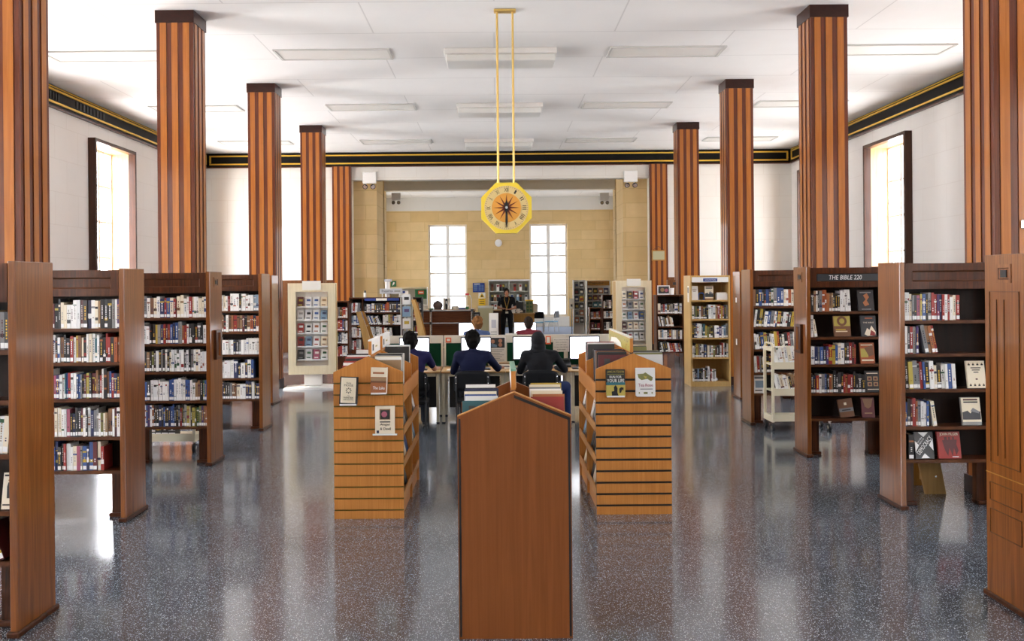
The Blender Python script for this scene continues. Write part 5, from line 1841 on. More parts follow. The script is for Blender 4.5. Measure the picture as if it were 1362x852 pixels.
# ------------------------------------------------------------------------ people
def hand_parts(mb, wr, d, up, side, r=1.0):
    """palm and five bent fingers; d: direction of the fingers, up: back of the hand, side: towards the thumb"""
    wr, d, up, side = Vector(wr), Vector(d).normalized(), Vector(up).normalized(), Vector(side).normalized()
    for k in (-1, 0, 1):
        mb.cap(wr + side * 0.012 * k, 0.016, wr + d * 0.085 + side * 0.022 * k, 0.012)
    for k, l in ((1.5, 0.062), (0.5, 0.07), (-0.5, 0.066), (-1.5, 0.05)):
        b = wr + d * 0.088 + side * 0.0195 * k
        m = b + d * l * 0.55 - up * 0.006
        e = b + d * l * 0.95 - up * 0.028
        mb.cap(b, 0.0095, m, 0.0088)
        mb.cap(m, 0.0088, e, 0.0075)
    b = wr + d * 0.025 + side * 0.026
    m = b + d * 0.035 + side * 0.026 - up * 0.008
    e = m + d * 0.03 + side * 0.004 - up * 0.012
    mb.cap(b, 0.012, m, 0.0105)
    mb.cap(m, 0.0105, e, 0.0085)


def head_parts(mb, c, fwd):
    """c: centre of the skull; fwd: facing direction (unit, horizontal)"""
    c, f = Vector(c), Vector(fwd).normalized()
    s = Vector((f.y, -f.x, 0))
    M = Matrix.Translation(c) @ Matrix((( s.x, f.x, 0, 0), (s.y, f.y, 0, 0), (0, 0, 1, 0), (0, 0, 0, 1)))
    mb.ell((0, -0.012, 0.02), (0.075, 0.095, 0.095), 'skin', 18, 12, M)
    mb.ell((0, 0.022, -0.035), (0.06, 0.07, 0.075), 'skin', 16, 10, M)
    mb.ell((0, 0.06, -0.085), (0.032, 0.03, 0.024), 'skin', 12, 8, M)
    mb.ell((0, 0.098, -0.025), (0.013, 0.018, 0.022), 'skin', 10, 7, M)
    mb.ell((0, 0.088, -0.005), (0.009, 0.014, 0.03), 'skin', 10, 7, M)
    mb.ell((0, 0.086, -0.062), (0.024, 0.01, 0.008), 'skin', 10, 7, M)
    for k in (-1, 1):
        mb.ell((k * 0.078, -0.008, -0.012), (0.011, 0.02, 0.032), 'skin', 10, 8, M)
        mb.ell((k * 0.03, 0.083, 0.028), (0.02, 0.012, 0.008), 'skin', 10, 6, M)
    return M


def person(label, x, y, rz, J, skin, top_m, leg_m, hair_m, hood=False, lanyard=False, sleeves=1.0, group=None, hair='short', seat=True, face=False):
    """J: joint positions in the person's own frame, facing +y"""
    t = thing('person', label, 'person', (x, y, 0), rz, group=group)
    V = {k: Vector(v) for k, v in J.items()}
    mb = MB()
    hips, chest, neck, head = V['hips'], V['chest'], V['neck'], V['head']
    fwd = V.get('look', Vector((0, 1, 0)))
    waist = hips.lerp(chest, 0.5)

    def torso(mb, g, m='skin'):
        mb.ell(hips + Vector((0, 0, 0.02)), (0.165 + g, 0.115 + g, 0.11 + g), m, 18, 10)
        mb.ell(waist, (0.145 + g, 0.1 + g, 0.15 + g), m, 18, 10)
        mb.ell(chest, (0.165 + g, 0.11 + g, 0.17 + g), m, 18, 10)
        for k in ('l', 'r'):
            mb.cap(neck.lerp(V['sh_' + k], 0.25) - Vector((0, 0, 0.035)), 0.05 + g * 0.6, V['sh_' + k], 0.052 + g, m)
            mb.cap(V['sh_' + k], 0.054 + g, chest - Vector((0, 0, 0.02)), 0.09 + g, m)
    torso(mb, 0.0)
    mb.cap(neck - Vector((0, 0, 0.06)), 0.055, head - Vector((0, 0, 0.05)), 0.05)
    HM = head_parts(mb, head, fwd)
    for k in ('l', 'r'):
        mb.cap(V['sh_' + k], 0.048, V['el_' + k], 0.038)
        mb.cap(V['el_' + k], 0.037, V['wr_' + k], 0.026)
        d = V.get('hd_' + k, V['wr_' + k] - V['el_' + k])
        up = V.get('up_' + k, Vector((0, 0, 1)))
        side = d.normalized().cross(up) * (-1 if k == 'r' else 1)
        hand_parts(mb, V['wr_' + k], d, up, side)
        mb.cap(V['hip_' + k], 0.088, V['kn_' + k], 0.058)
        mb.cap(V['kn_' + k], 0.056, V['an_' + k], 0.036)
        mb.cap(V['an_' + k] - Vector((0, 0, 0.02)), 0.034, V['toe_' + k], 0.026)
    mb.m = [skin] * len(mb.m)
    body = remeshed(mb, 0.0075, 'body', t)
    # clothes
    cl = MB()
    torso(cl, 0.012, top_m)
    for k in ('l', 'r'):
        e = V['el_' + k].lerp(V['wr_' + k], sleeves * 0.93) if sleeves > 0.3 else V['sh_' + k].lerp(V['el_' + k], 0.7)
        cl.cap(V['sh_' + k], 0.062, V['el_' + k] if sleeves > 0.3 else e, 0.05, top_m)
        if sleeves > 0.3:
            cl.cap(V['el_' + k], 0.05, e, 0.035, top_m)
    cl.cap(neck - Vector((0, 0, 0.055)), 0.07, neck - Vector((0, 0, 0.03)), 0.064, top_m)
    cl.m = [top_m] * len(cl.m)
    topo = remeshed(cl, 0.012, 'hoodie' if hood else 'top', t, 3)
    tr = MB()
    tr.ell(hips, (0.178, 0.13, 0.12), leg_m)
    for k in ('l', 'r'):
        tr.cap(V['hip_' + k], 0.1, V['kn_' + k], 0.072, leg_m)
        tr.cap(V['kn_' + k], 0.07, V['an_' + k], 0.052, leg_m)
    remeshed(tr, 0.012, 'trousers', t, 3)
    for k in ('l', 'r'):
        sh = MB()
        a = V['an_' + k]
        toe = V['toe_' + k]
        sh.ell(a.lerp(toe, 0.1) - Vector((0, 0, 0.035)), (0.042, 0.055, 0.04), 'dark_plastic')
        sh.ell(a.lerp(toe, 0.65) - Vector((0, 0, 0.02)), (0.046, 0.085, 0.03), 'dark_plastic')
        sh.ell(toe, (0.042, 0.05, 0.027), 'dark_plastic')
        remeshed(sh, 0.01, 'shoe', t, 2)
    hr = MB()
    if hood:
        hr.ell((0, -0.02, 0.02), (0.098, 0.118, 0.118), top_m, 18, 12, HM)
        hr.ell((0, -0.03, -0.07), (0.1, 0.105, 0.09), top_m, 18, 12, HM)
        hr.ell((0, -0.04, -0.13), (0.12, 0.1, 0.07), top_m, 18, 12, HM)
        remeshed(hr, 0.01, 'hood', t, 4)
    else:
        g = 0.014 if hair == 'short' else 0.022
        hr.ell((0, -0.024, 0.034), (0.075 + g, 0.09 + g, 0.088 + g), hair_m, 20, 12, HM)
        hr.ell((0, -0.05, -0.015), (0.07 + g * 0.8, 0.062 + g, 0.075 + g), hair_m, 18, 12, HM)
        if hair == 'full':
            rr = random.Random(5)
            for i in range(60):
                a, e = rr.uniform(0, 2 * PI), rr.uniform(-0.5, 1.5)
                if math.sin(a) > 0.3 and e < 0.75:
                    continue
                q = rr.uniform(0.95, 1.08)
                hr.ell((0.086 * q * math.cos(a) * math.cos(e), -0.026 + 0.1 * q * math.sin(a) * math.cos(e), 0.03 + 0.1 * q * math.sin(e)), rr.uniform(0.018, 0.03), hair_m, 10, 7, HM)
            for k in (-1, 1):
                hr.ell((k * 0.075, 0.0, 0.02), (0.022, 0.05, 0.05), hair_m, 10, 7, HM)
        remeshed(hr, 0.009, 'hair', t, 3)
    if face:
        for k in (-1, 1):
            e = MB().ell((k * 0.03, 0.082, 0.005), (0.012, 0.008, 0.007), 'eye_white', 10, 6, HM).build('eye', t, True)
            MB().ell((k * 0.03, 0.0885, 0.005), (0.005, 0.003, 0.005), 'ink', 8, 6, HM).build('pupil', e, True)
            MB().ell((k * 0.031, 0.091, 0.028), (0.018, 0.005, 0.004), hair_m, 8, 6, HM).build('eyebrow', t, True)
        MB().ell((0, 0.094, -0.062), (0.022, 0.006, 0.004), 'book_p_1', 8, 6, HM).build('mouth', t, True)
    if lanyard:
        for s in (-1, 1):
            MB().pipe([neck + Vector((s * 0.06, -0.03, 0.02)), chest + Vector((s * 0.075, 0.125, 0.12)), chest + Vector((s * 0.04, 0.145, -0.02)), chest + Vector((s * 0.004, 0.14, -0.17))], 0.009, 'lanyard', 6).build('lanyard', t)
        MB().box(-0.045, 0.045, 0.15, 0.155, -0.03, 0.03, 'paper', Matrix.Translation(chest + Vector((0, -0.002, -0.29)))).build('name_badge', t)
    return t


def seated(**kw):
    J = dict(hips=(0, -0.02, 0.55), chest=(0, 0.02, 0.86), neck=(0, 0.05, 1.06), head=(0, 0.085, 1.175),
             sh_l=(-0.19, 0.03, 0.98), sh_r=(0.19, 0.03, 0.98), el_l=(-0.26, 0.16, 0.76), el_r=(0.26, 0.16, 0.76), wr_l=(-0.16, 0.47, 0.765), wr_r=(0.16, 0.47, 0.765),
             hip_l=(-0.095, 0.0, 0.545), hip_r=(0.095, 0.0, 0.545), kn_l=(-0.13, 0.42, 0.53), kn_r=(0.13, 0.42, 0.53), an_l=(-0.13, 0.36, 0.09), an_r=(0.13, 0.36, 0.09),
             toe_l=(-0.14, 0.52, 0.03), toe_r=(0.14, 0.52, 0.03), hd_l=(0.1, 1, 0.0), hd_r=(-0.1, 1, 0.0))
    J.update(kw)
    return J


person('person in navy sweater with dark hair, seated at the computer, seen from behind', -0.32, 11.42, 0,
       seated(el_r=(0.33, 0.24, 0.79), wr_r=(0.36, 0.53, 0.775), hd_r=(0.25, 1, -0.03)), 'skin_dark', 'navy_knit', 'trouser_dark', 'hair_black', hair='full')
person('person in dark hooded top and jeans, seated at the computer, seen from behind', 0.57, 11.42, 0,
       seated(head=(-0.02, 0.1, 1.155), el_r=(0.34, 0.2, 0.77), wr_r=(0.24, 0.48, 0.77), kn_r=(0.36, 0.3, 0.53), an_r=(0.36, 0.1, 0.09), toe_r=(0.4, 0.25, 0.03)), 'skin_dark', 'charcoal_knit', 'denim', 'hair_black', hood=True)
person('person in purple blue shirt, mostly hidden behind the left browser', -1.12, 11.42, 0,
       seated(head=(-0.03, 0.1, 1.16), el_r=(0.28, 0.18, 0.8), wr_r=(0.29, 0.47, 0.77), hd_r=(0.15, 1, 0)), 'skin', 'purple_knit', 'trouser_dark', 'hair_black', hair='full', sleeves=0.2)
person('person with light brown hair and slate blue top, rear desk row', -0.37, 16.1, 0,
       seated(look=(-0.45, 0.9, 0)), 'skin', 'slate_knit', 'trouser_dark', 'hair_brown', hair='full')
person('person with short dark hair in a maroon top, rear desk row', 0.6, 16.1, 0, seated(), 'skin', 'maroon_knit', 'trouser_dark', 'hair_dark')
STAND = dict(hips=(0, 0, 0.95), chest=(0, 0.01, 1.29), neck=(0, 0.02, 1.5), head=(0, 0.05, 1.625), look=(0, 1, 0),
             sh_l=(-0.195, 0.0, 1.42), sh_r=(0.195, 0.0, 1.42), el_l=(-0.27, 0.02, 1.14), el_r=(0.27, 0.02, 1.14), wr_l=(-0.1, 0.2, 1.1), wr_r=(0.1, 0.22, 1.12),
             hd_l=(0.8, 0.5, 0.0), hd_r=(-0.8, 0.45, 0.0), hip_l=(-0.1, 0, 0.92), hip_r=(0.1, 0, 0.92), kn_l=(-0.12, 0.02, 0.5), kn_r=(0.12, 0.02, 0.5),
             an_l=(-0.13, -0.02, 0.09), an_r=(0.13, -0.02, 0.09), toe_l=(-0.16, 0.13, 0.03), toe_r=(0.16, 0.13, 0.03))
ps = at(674, 410, 27.2)
person('person in black with a yellow lanyard, standing with hands together', ps.x, 27.2, PI, STAND, 'skin', 'staff_black', 'staff_black', 'hair_dark', lanyard=True, sleeves=0.2, face=True)
# --------------------------------------------------------- lobby: service desk
def X_(px, Y): return at(px, 420, Y).x


ca, cb = X_(556, 27.0), X_(633, 27.0)
t = thing('service_counter', 'long wooden service counter in the lobby, left of the staff member', 'counter', ((ca + cb) / 2, 27.0, 0))
W = cb - ca
MB().box(-W / 2 + 0.03, W / 2 - 0.03, 0.05, 0.7, 0.3, 1.06, 'counter_wood').build('front_panel', t)
MB().box(-W / 2, W / 2, 0, 0.75, 1.061, 1.1, 'desk_wood', bev=0.006).build('counter_top', t)
MB().box(-W / 2 + 0.1, W / 2 - 0.1, 0.12, 0.65, 0.0, 0.2999, 'black').build('plinth', t)
MB().box(-W / 2 + 0.03, W / 2 - 0.03, 0.044, 0.0499, 0.58, 0.6, 'walnut').build('rail_moulding', t)
t = thing('barrier_rail', 'chrome barrier rail in front of the service counter', 'barrier', (X_(573, 26.2), 26.2, 0))
for xx in (0.0, X_(628, 26.2) - X_(573, 26.2)):
    p = MB().tube((xx, 0, 0.0), (xx, 0, 1.12), 0.035, m='chrome', n=14).build('post', t)
    MB().tube((xx, 0, 0.0), (xx, 0, 0.02), 0.09, m='steel', n=16).build('foot', p)
    for z in (0.72, 1.1):
        MB().tube((xx, 0, z - 0.04), (xx, 0, z + 0.04), 0.045, m='dark_plastic', n=12).build('clamp', p)
for z in (0.72, 1.1):
    MB().tube((-0.25, -0.0, z), (X_(628, 26.2) - X_(573, 26.2), 0.0, z), 0.022, m='chrome', n=10).build('rail', t)
zt = 1.101
t = thing('shoulder_bag', 'rounded grey brown bag on the service counter', 'bag', (X_(582.5, 27.3), 27.3, zt))
mb = MB()
mb.ell((0, 0, 0.13), (0.16, 0.1, 0.13), 'bag_grey', 18, 10)
mb.ell((-0.01, 0, 0.2), (0.07, 0.06, 0.09), 'bag_grey', 12, 8)
mb.box(-0.12, 0.12, -0.07, 0.07, 0, 0.06, 'bag_grey')
remeshed(mb, 0.012, 'bag_body', t, 4)
MB().pipe([(-0.12, 0, 0.2), (-0.08, -0.02, 0.3), (0.02, -0.02, 0.34), (0.1, 0, 0.2)], 0.01, 'ink').build('strap', t)
for (px, w, h, m, own) in ((591, 0.06, 0.36, 'shelf_grey', 'pale box file left of two on the service counter'), (594, 0.06, 0.34, 'book_k_1', 'dark box file on the service counter'), (597.5, 0.06, 0.36, 'paper', 'white box file right of the dark one on the service counter')):
    t = thing('box_file', own, 'box file', (X_(px, 27.3), 27.25, zt))
    MB().box(-w / 2, w / 2, 0, 0.25, 0, h, m, bev=0.003).build('body', t)
    MB().box(-w / 3, w / 3, -0.003, -0.0002, h * 0.55, h * 0.8, 'paper').build('spine_label', t)
t = thing('telephone', 'white telephone at the left end of the service counter', 'phone', (X_(563.5, 27.2), 27.25, zt))
MB().prism([(0.0, 0.0), (0.22, 0.0), (0.22, 0.1), (0.0, 0.05)], -0.12, 0.12, 'x', 'paper').build('body', t)
MB().cap((-0.1, 0.1, 0.13), 0.035, (0.1, 0.1, 0.13), 0.035, 'paper').build('handset', t)
for (px, w, h, m, own) in ((573, 0.14, 0.05, 'green_sign', 'green tray on the service counter'), (605, 0.22, 0.1, 'shelf_grey', 'grey tray of papers on the service counter'), (614.5, 0.22, 0.06, 'blue_sign', 'blue folder lying on the service counter'), (621.5, 0.09, 0.12, 'green_sign', 'green box by the lamp on the service counter')):
    t = thing('tray', own, 'tray', (X_(px, 27.15), 27.2, zt))
    MB().box(-w / 2, w / 2, 0, 0.3, 0, h * 0.7, m, bev=0.003).build('body', t)
    MB().box(-w / 2 + 0.01, w / 2 - 0.01, 0.01, 0.29, h * 0.7 + 0.0005, h, 'paper').build('paper_stack', t)
t = thing('desk_lamp', 'white arched lamp with a red head on the service counter', 'lamp', (X_(627, 27.4), 27.58, zt))
MB().tube((0, 0, 0), (0, 0, 0.02), 0.09, m='white', n=18).build('base', t)
MB().pipe([(0, 0, 0.02), (0.0, 0, 0.3), (-0.03, 0, 0.42), (-0.1, 0, 0.47), (-0.18, 0, 0.44), (-0.22, 0, 0.36)], 0.014, 'white').build('arm', t)
MB().box(-0.2, -0.07, -0.05, 0.05, 0.44, 0.5, 'red_plastic', bev=0.012).build('lamp_head', t)

# grey green cabinet and the dark bin beside it
t = thing('copier', 'putty coloured copier cabinet beside the service counter', 'copier', (X_(646, 26.4), 26.4, 0))
MB().box(-0.23, 0.23, 0, 0.5, 0.02, 1.16, 'putty', bev=0.01).build('body', t)
MB().box(-0.235, 0.235, -0.01, 0.5, 1.161, 1.22, 'shelf_grey', bev=0.01).build('lid', t)
MB().box(-0.2, 0.2, -0.006, -0.0002, 0.1, 0.7, 'putty').build('door', t)
t = thing('card_terminal', 'dark terminal on a post before the copier', 'terminal', (X_(634, 26.0), 26.0, 0))
MB().tube((0, 0, 0.0), (0, 0, 0.8), 0.03, m='steel', n=12).build('post', t)
MB().box(-0.1, 0.1, -0.08, 0.08, 0.801, 1.05, 'dark_plastic', bev=0.01).build('body', t)
MB().box(-0.06, 0.06, -0.086, -0.0805, 0.9, 1.0, 'steel').build('display', t)
t = thing('side_cabinet', 'dark brown cabinet between the copier and the staff member', 'cabinet', (X_(661.5, 28.6), 28.6, 0))
MB().box(-0.2, 0.2, 0, 0.6, 0.0, 1.0, 'walnut', bev=0.006).build('body', t)
MB().box(-0.22, 0.22, -0.02, 0.62, 1.001, 1.03, 'desk_wood').build('top', t)
MB().box(-0.18, 0.18, -0.015, -0.0002, 0.1, 0.95, 'walnut').build('door', t)

# signs on the stone wall
a, b2 = at(629, 388.5, YL), at(644.5, 376, YL)
t = thing('wall_sign', 'blue notice with white lines on the stone wall', 'sign', ((a.x + b2.x) / 2, YL - 0.002, a.z))
w, h = b2.x - a.x, b2.z - a.z
MB().box(-w / 2, w / 2, -0.03, 0, 0, h, 'blue_sign').build('board', t)
MB().box(-w * 0.38, w * 0.1, -0.034, -0.0302, h * 0.84, h * 0.92, 'paper').build('heading', t)
for k in range(6):
    for (x0, x1) in ((-0.42, -0.12), (0.0, 0.18), (0.24, 0.42)):
        MB().box(w * x0, w * x1, -0.033, -0.0302, h * (0.72 - 0.11 * k), h * (0.76 - 0.11 * k), 'book_s_0').build('text_line', t)
a, b2 = at(636.5, 406, YL), at(645.5, 389, YL)
t = thing('warning_sign', 'yellow and white safety poster below the blue notice', 'sign', ((a.x + b2.x) / 2, YL - 0.002, a.z))
w, h = b2.x - a.x, b2.z - a.z
MB().box(-w / 2, w / 2, -0.02, 0, 0, h, 'paper').build('sheet', t)
MB().box(-w / 2, w / 2, -0.024, -0.0202, 0.0, h * 0.56, 'yellow_sign').build('yellow_field', t)
MB().prism([(-w * 0.42, h * 0.62), (w * 0.42, h * 0.62), (0, h * 0.97)], -0.024, -0.0202, 'y', 'yellow_sign').build('warning_triangle', t)
MB().prism([(-w * 0.12, h * 0.66), (w * 0.14, h * 0.66), (w * 0.05, h * 0.84), (-w * 0.08, h * 0.8)], -0.027, -0.0242, 'y', 'ink').build('symbol', t)
for k in range(3):
    MB().box(-w * 0.35, w * 0.35, -0.027, -0.0242, h * (0.45 - 0.16 * k), h * (0.49 - 0.16 * k), 'ink').build('text_line', t)

# wall shelving behind the staff member
sa, sb = X_(650, 37.4), X_(705, 37.4)
t = thing('magazine_rack', 'pale grey wall shelving with magazines between the lobby windows', 'shelving', (sa, 37.4, 0))
W = sb - sa
HT = 2.0
for xx in (0, W / 2 - 0.015, W - 0.03):
    MB().box(xx, xx + 0.03, 0, 0.5, 0, HT, 'shelf_grey').build('upright', t)
MB().box(0, W, -0.01, 0.5, HT + 0.0005, HT + 0.06, 'white').build('canopy', t)
MB().box(0.031, W - 0.031, 0.47, 0.5, 0.05, HT, 'shelf_grey').build('back_panel', t)
RS = (1.56, 1.12, 0.7, 0.3)
for z in RS:
    MB().box(0.031, W / 2 - 0.016, 0.02, 0.469, z - 0.03, z, 'shelf_grey').build('shelf', t)
    MB().box(W / 2 + 0.016, W - 0.031, 0.02, 0.469, z - 0.03, z, 'shelf_grey').build('shelf', t)
k = 0
for z, r in ((RS[0], 'a.wkk.c r w k'), (RS[1], 'kakg.krw.sk.w'), (RS[2], 'kw..gk.wrk.g'), (RS[3], 'gk.w.rk.w.gs')):
    for i, c in enumerate(r):
        if c in '. ':
            continue
        xx = 0.1 + (W - 0.2) * (i + 0.5) / len(r)
        if abs(xx - W / 2) < 0.08:
            continue
        w = MB().box(-0.055, 0.055, 0, 0.02, 0, 0.3, shade(c)).build('magazine')
        w.matrix_world = Matrix.Translation((sa + xx, 37.47, z + 0.006)) @ Matrix.Rotation(-0.22, 4, 'X')
        MB().box(-0.042, 0.042, -0.0015, -0.0002, 0.18, 0.27, shade(RND.choice(ACC[c]))).build('cover_print', w)
        tag(w, '%s magazine, %s shelf of the wall shelving, place %d from the left' % (PAL[c][0], SHN[RS.index(z)], i + 1), 'magazine', 'magazines on the lobby wall shelving')

# staff desk on the right
da, db = X_(682, 27.8), X_(712, 27.8)
t = thing('staff_desk', 'light wooden desk to the right of the staff member', 'desk', ((da + db) / 2, 27.8, 0))
W = db - da
MB().box(-W / 2, W / 2, 0, 0.8, 0.915, 0.945, 'desk_wood', bev=0.004).build('desk_top', t)
MB().box(-W / 2 + 0.03, W / 2 - 0.03, 0.03, 0.06, 0.0, 0.914, 'honey').build('front_panel', t)
MB().box(-W / 2 + 0.03, -W / 2 + 0.06, 0.061, 0.78, 0.0, 0.914, 'honey').build('side_panel', t)
MB().box(W / 2 - 0.06, W / 2 - 0.03, 0.061, 0.78, 0.0, 0.914, 'honey').build('side_panel', t)
zd = 0.946
t = thing('till', 'black till with white keys on the staff desk', 'till', (X_(692, 28.0), 28.0, zd))
MB().box(-0.17, 0.17, 0, 0.25, 0, 0.1, 'dark_plastic', bev=0.008).build('drawer', t)
MB().prism([(0.05, 0.101), (0.24, 0.101), (0.24, 0.34), (0.18, 0.36)], -0.14, 0.1, 'x', 'dark_plastic').build('display_head', t)
MB().box(-0.12, 0.08, -0.012, -0.0003, 0.02, 0.08, 'paper').build('label', t)
t = thing('desk_lamp', 'black curved lamp left of the till on the staff desk', 'lamp', (X_(684.8, 28.3), 28.4, zd))
MB().pipe([(0, 0, 0.0), (0, 0, 0.15), (0.03, 0, 0.28), (0.08, 0, 0.36)], 0.03, 'dark_plastic', 10).build('arm', t)
MB().ell((0.08, 0, 0.37), (0.05, 0.05, 0.03), 'dark_plastic', 12, 8).build('head', t)
for px, own in ((683.2, 'white mug left on the staff desk'), (689.5, 'white mug in front of the till')):
    t = thing('mug', own, 'mug', (X_(px, 27.9), 27.9, zd))
    MB().tube((0, 0, 0), (0, 0, 0.14), 0.05, 0.055, 'white', 14).build('cup', t)
    MB().pipe([(0.05, 0, 0.03), (0.09, 0, 0.05), (0.09, 0, 0.1), (0.053, 0, 0.12)], 0.009, 'white').build('handle', t)
t = thing('crate', 'yellow patterned bin on the staff desk', 'bin', (X_(704.5, 28.1), 28.15, zd))
MB().box(-0.12, 0.12, 0, 0.22, 0, 0.38, 'book_v_1', bev=0.006).build('body', t)
for k in range(3):
    for j in range(2):
        MB().box(-0.09 + 0.1 * j, -0.02 + 0.1 * j, -0.004, -0.0002, 0.05 + 0.11 * k, 0.12 + 0.11 * k, 'book_e_0').build('print', t)
MB().box(-0.14, 0.14, -0.02, 0.24, 0.381, 0.42, 'yellow_sign', bev=0.006).build('lid', t)
t = thing('paper_bag', 'white paper bag behind the bin on the staff desk', 'bag', (X_(711.5, 28.4), 28.4, zd))
MB().prism([(-0.09, 0), (0.09, 0), (0.1, 0.26), (0.0, 0.3), (-0.1, 0.26)], 0, 0.16, 'y', 'paper').build('body', t)
MB().pipe([(-0.05, -0.006, 0.26), (-0.03, -0.006, 0.35), (0.03, -0.006, 0.35), (0.05, -0.006, 0.26)], 0.006, 'orange_sign').build('handle', t)
chair(X_(715.5, 33), 33.0, 0.0, 'black backed chair with a pale blue seat by the right lobby window', 'blue_seat', 'chair_black', 'chrome')
chair(X_(733.5, 33.6), 33.6, 1.1, 'grey backed chair with a blue seat turned sideways by the lobby window', 'blue_seat', 'grey_seat', 'chrome')
structure('floor_carpet', MB().box(-1.4, 5.2, 30.0, 37.3, 0.001, 0.006, 'carpet_blue'), 'pale blue carpet under the lobby chairs', 'carpet')

# disc rack at the far right and small wooden case before it
ra, rb = X_(763, 30.0), X_(779, 30.0)
def disc_rack(x0, x1, y, H, rows, nick, label, header=None, ncol=3):
    t = thing('disc_rack', label, 'rack', (x0, y, 0))
    W = x1 - x0
    MB().box(0, W, 0.3, 0.33, 0.05, H, 'white').build('back_panel', t)
    for xx in (0, W - 0.025):
        MB().box(xx, xx + 0.025, 0.0, 0.2999, 0.0, H, 'white').build('side_panel', t)
    MB().box(0.026, W - 0.026, 0.02, 0.2999, 0.0, 0.1, 'white').build('plinth', t)
    if header:
        o = MB().box(0.03, W - 0.03, -0.012, -0.001, H - 0.18, H - 0.02, 'honey').build('header_board', t)
        text(header, 0.1, 'ink', 'lettering', o, (W * 0.42, -0.015, H - 0.1), w=W * 0.6)
    for r in range(rows):
        z = H - (0.46 if header else 0.26) - r * 0.245
        if z < 0.12:
            break
        o = MB().box(0.026, W - 0.026, 0.06, 0.2999, z - 0.012, z, 'acrylic').build('ledge', t)
        for k in range(ncol):
            c = RND.choice('kakdtkomksnkyg')
            xx = 0.04 + (W - 0.08) * (k + 0.5) / ncol
            ww = (W - 0.08) / ncol * 0.86
            w = MB().box(-ww / 2, ww / 2, 0, 0.02, 0, 0.19, shade(c)).build('disc_case')
            w.matrix_world = Matrix.Translation((x0 + xx, y + 0.1, z + 0.007)) @ Matrix.Rotation(-0.25, 4, 'X')
            MB().box(-ww * 0.3, ww * 0.3, -0.0015, -0.0002, 0.04, 0.12, shade(RND.choice(ACC[c]))).build('cover_print', w)
            tag(w, '%s disc case, row %d from the top, place %d, %s' % (PAL[c][0], r + 1, k + 1, nick), 'disc case', 'disc cases on the ' + nick)
    return t


disc_rack(ra, rb, 30.0, 2.0, 6, 'narrow white rack', 'narrow white rack of disc cases right of the lobby window', ncol=2)
disc_rack(X_(780.5, 30.4), X_(812, 30.4), 30.4, 1.98, 5, 'Popular rack', 'white rack of disc cases with a Popular header', 'Popular', ncol=4)
p = at(761.5, 399, 29.9)
t = thing('notice', 'small white notice on a stem beside the narrow disc rack', 'notice', (p.x - 0.03, 29.98, 0))
MB().tube((0, 0, 0), (0, 0, 1.1), 0.015, m='steel', n=10).build('stem', t)
MB().box(-0.075, 0.075, -0.022, -0.0155, 1.0, 1.36, 'paper').build('sheet', t)
MB().box(-0.03, 0.03, -0.025, -0.0222, 1.08, 1.16, 'ink').build('picture', t)
sc, _ = open_case(X_(784, 26), 26.0, 0, X_(801, 26) - X_(784, 26), 0.3, 1.16, (0.82, 0.5, 0.18), 'dado_wood', 'small brown display case before the disc racks')
wS = X_(801, 26) - X_(784, 26)
open_rows(sc, wS, 0.3, (0.82, 0.5, 0.18), [(0, 'grgr', 0.05, wS - 0.05, (0.2, 0.24), 0), (1, 'mkr', 0.05, wS - 0.06, (0.18, 0.22), 0), (2, 'kmk', 0.05, wS - 0.06, (0.18, 0.22), 0)], 'small brown case')
sc2, _ = open_case(X_(801.5, 25.6), 25.6, 0, 0.34, 0.3, 1.55, (1.15, 0.85, 0.5), 'walnut', 'narrow dark bookcase before the disc racks', back='case_back')
open_rows(sc2, 0.34, 0.3, (1.15, 0.85, 0.5), [(0, 'wkgwk', 0.04, 0.3, (0.2, 0.25), 0), (1, 'wskw', 0.04, 0.3, (0.2, 0.25), 0), (2, 'kwgk', 0.04, 0.3, (0.2, 0.24), 0)], 'narrow bookcase by the racks')

# far left: rack, signs, curved display stands
t = thing('magazine_carousel', 'grey wire carousel of magazines beside the low bookcase far left', 'carousel', (X_(541, 19.8), 19.8, 0))
MB().tube((0, 0, 0), (0, 0, 0.05), 0.14, m='steel', n=20).build('base', t)
MB().tube((0, 0, 0.05), (0, 0, 1.68), 0.02, m='steel', n=10).build('pole', t)
for k in range(5):
    z = 0.35 + 0.275 * k
    mb = MB()
    mb.pipe([(-0.12, -0.1, z), (0.12, -0.1, z), (0.12, 0.1, z), (-0.12, 0.1, z), (-0.12, -0.1, z)], 0.008, 'steel', 6)
    o = mb.build('wire_basket', t)
    w = MB().box(-0.09, 0.09, 0, 0.02, 0, 0.23, shade('wgwsw'[k])).build('magazine')
    w.matrix_world = Matrix.Translation((X_(541, 19.8), 19.72, z + 0.01)) @ Matrix.Rotation(-0.12, 4, 'X')
    MB().box(-0.05, 0.06, -0.0015, -0.0002, 0.1, 0.17, shade('dkyuk'[k])).build('cover_print', w)
    tag(w, 'magazine in the %s basket of the grey wire carousel' % ['lowest', 'second lowest', 'middle', 'second highest', 'highest'][k], 'magazine', 'magazines in the wire carousel')
for k in (-1, 1):
    MB().tube((k * 0.13, 0.0, 0.3), (k * 0.13, 0.0, 1.62), 0.012, m='shelf_grey', n=8).build('upright', t)


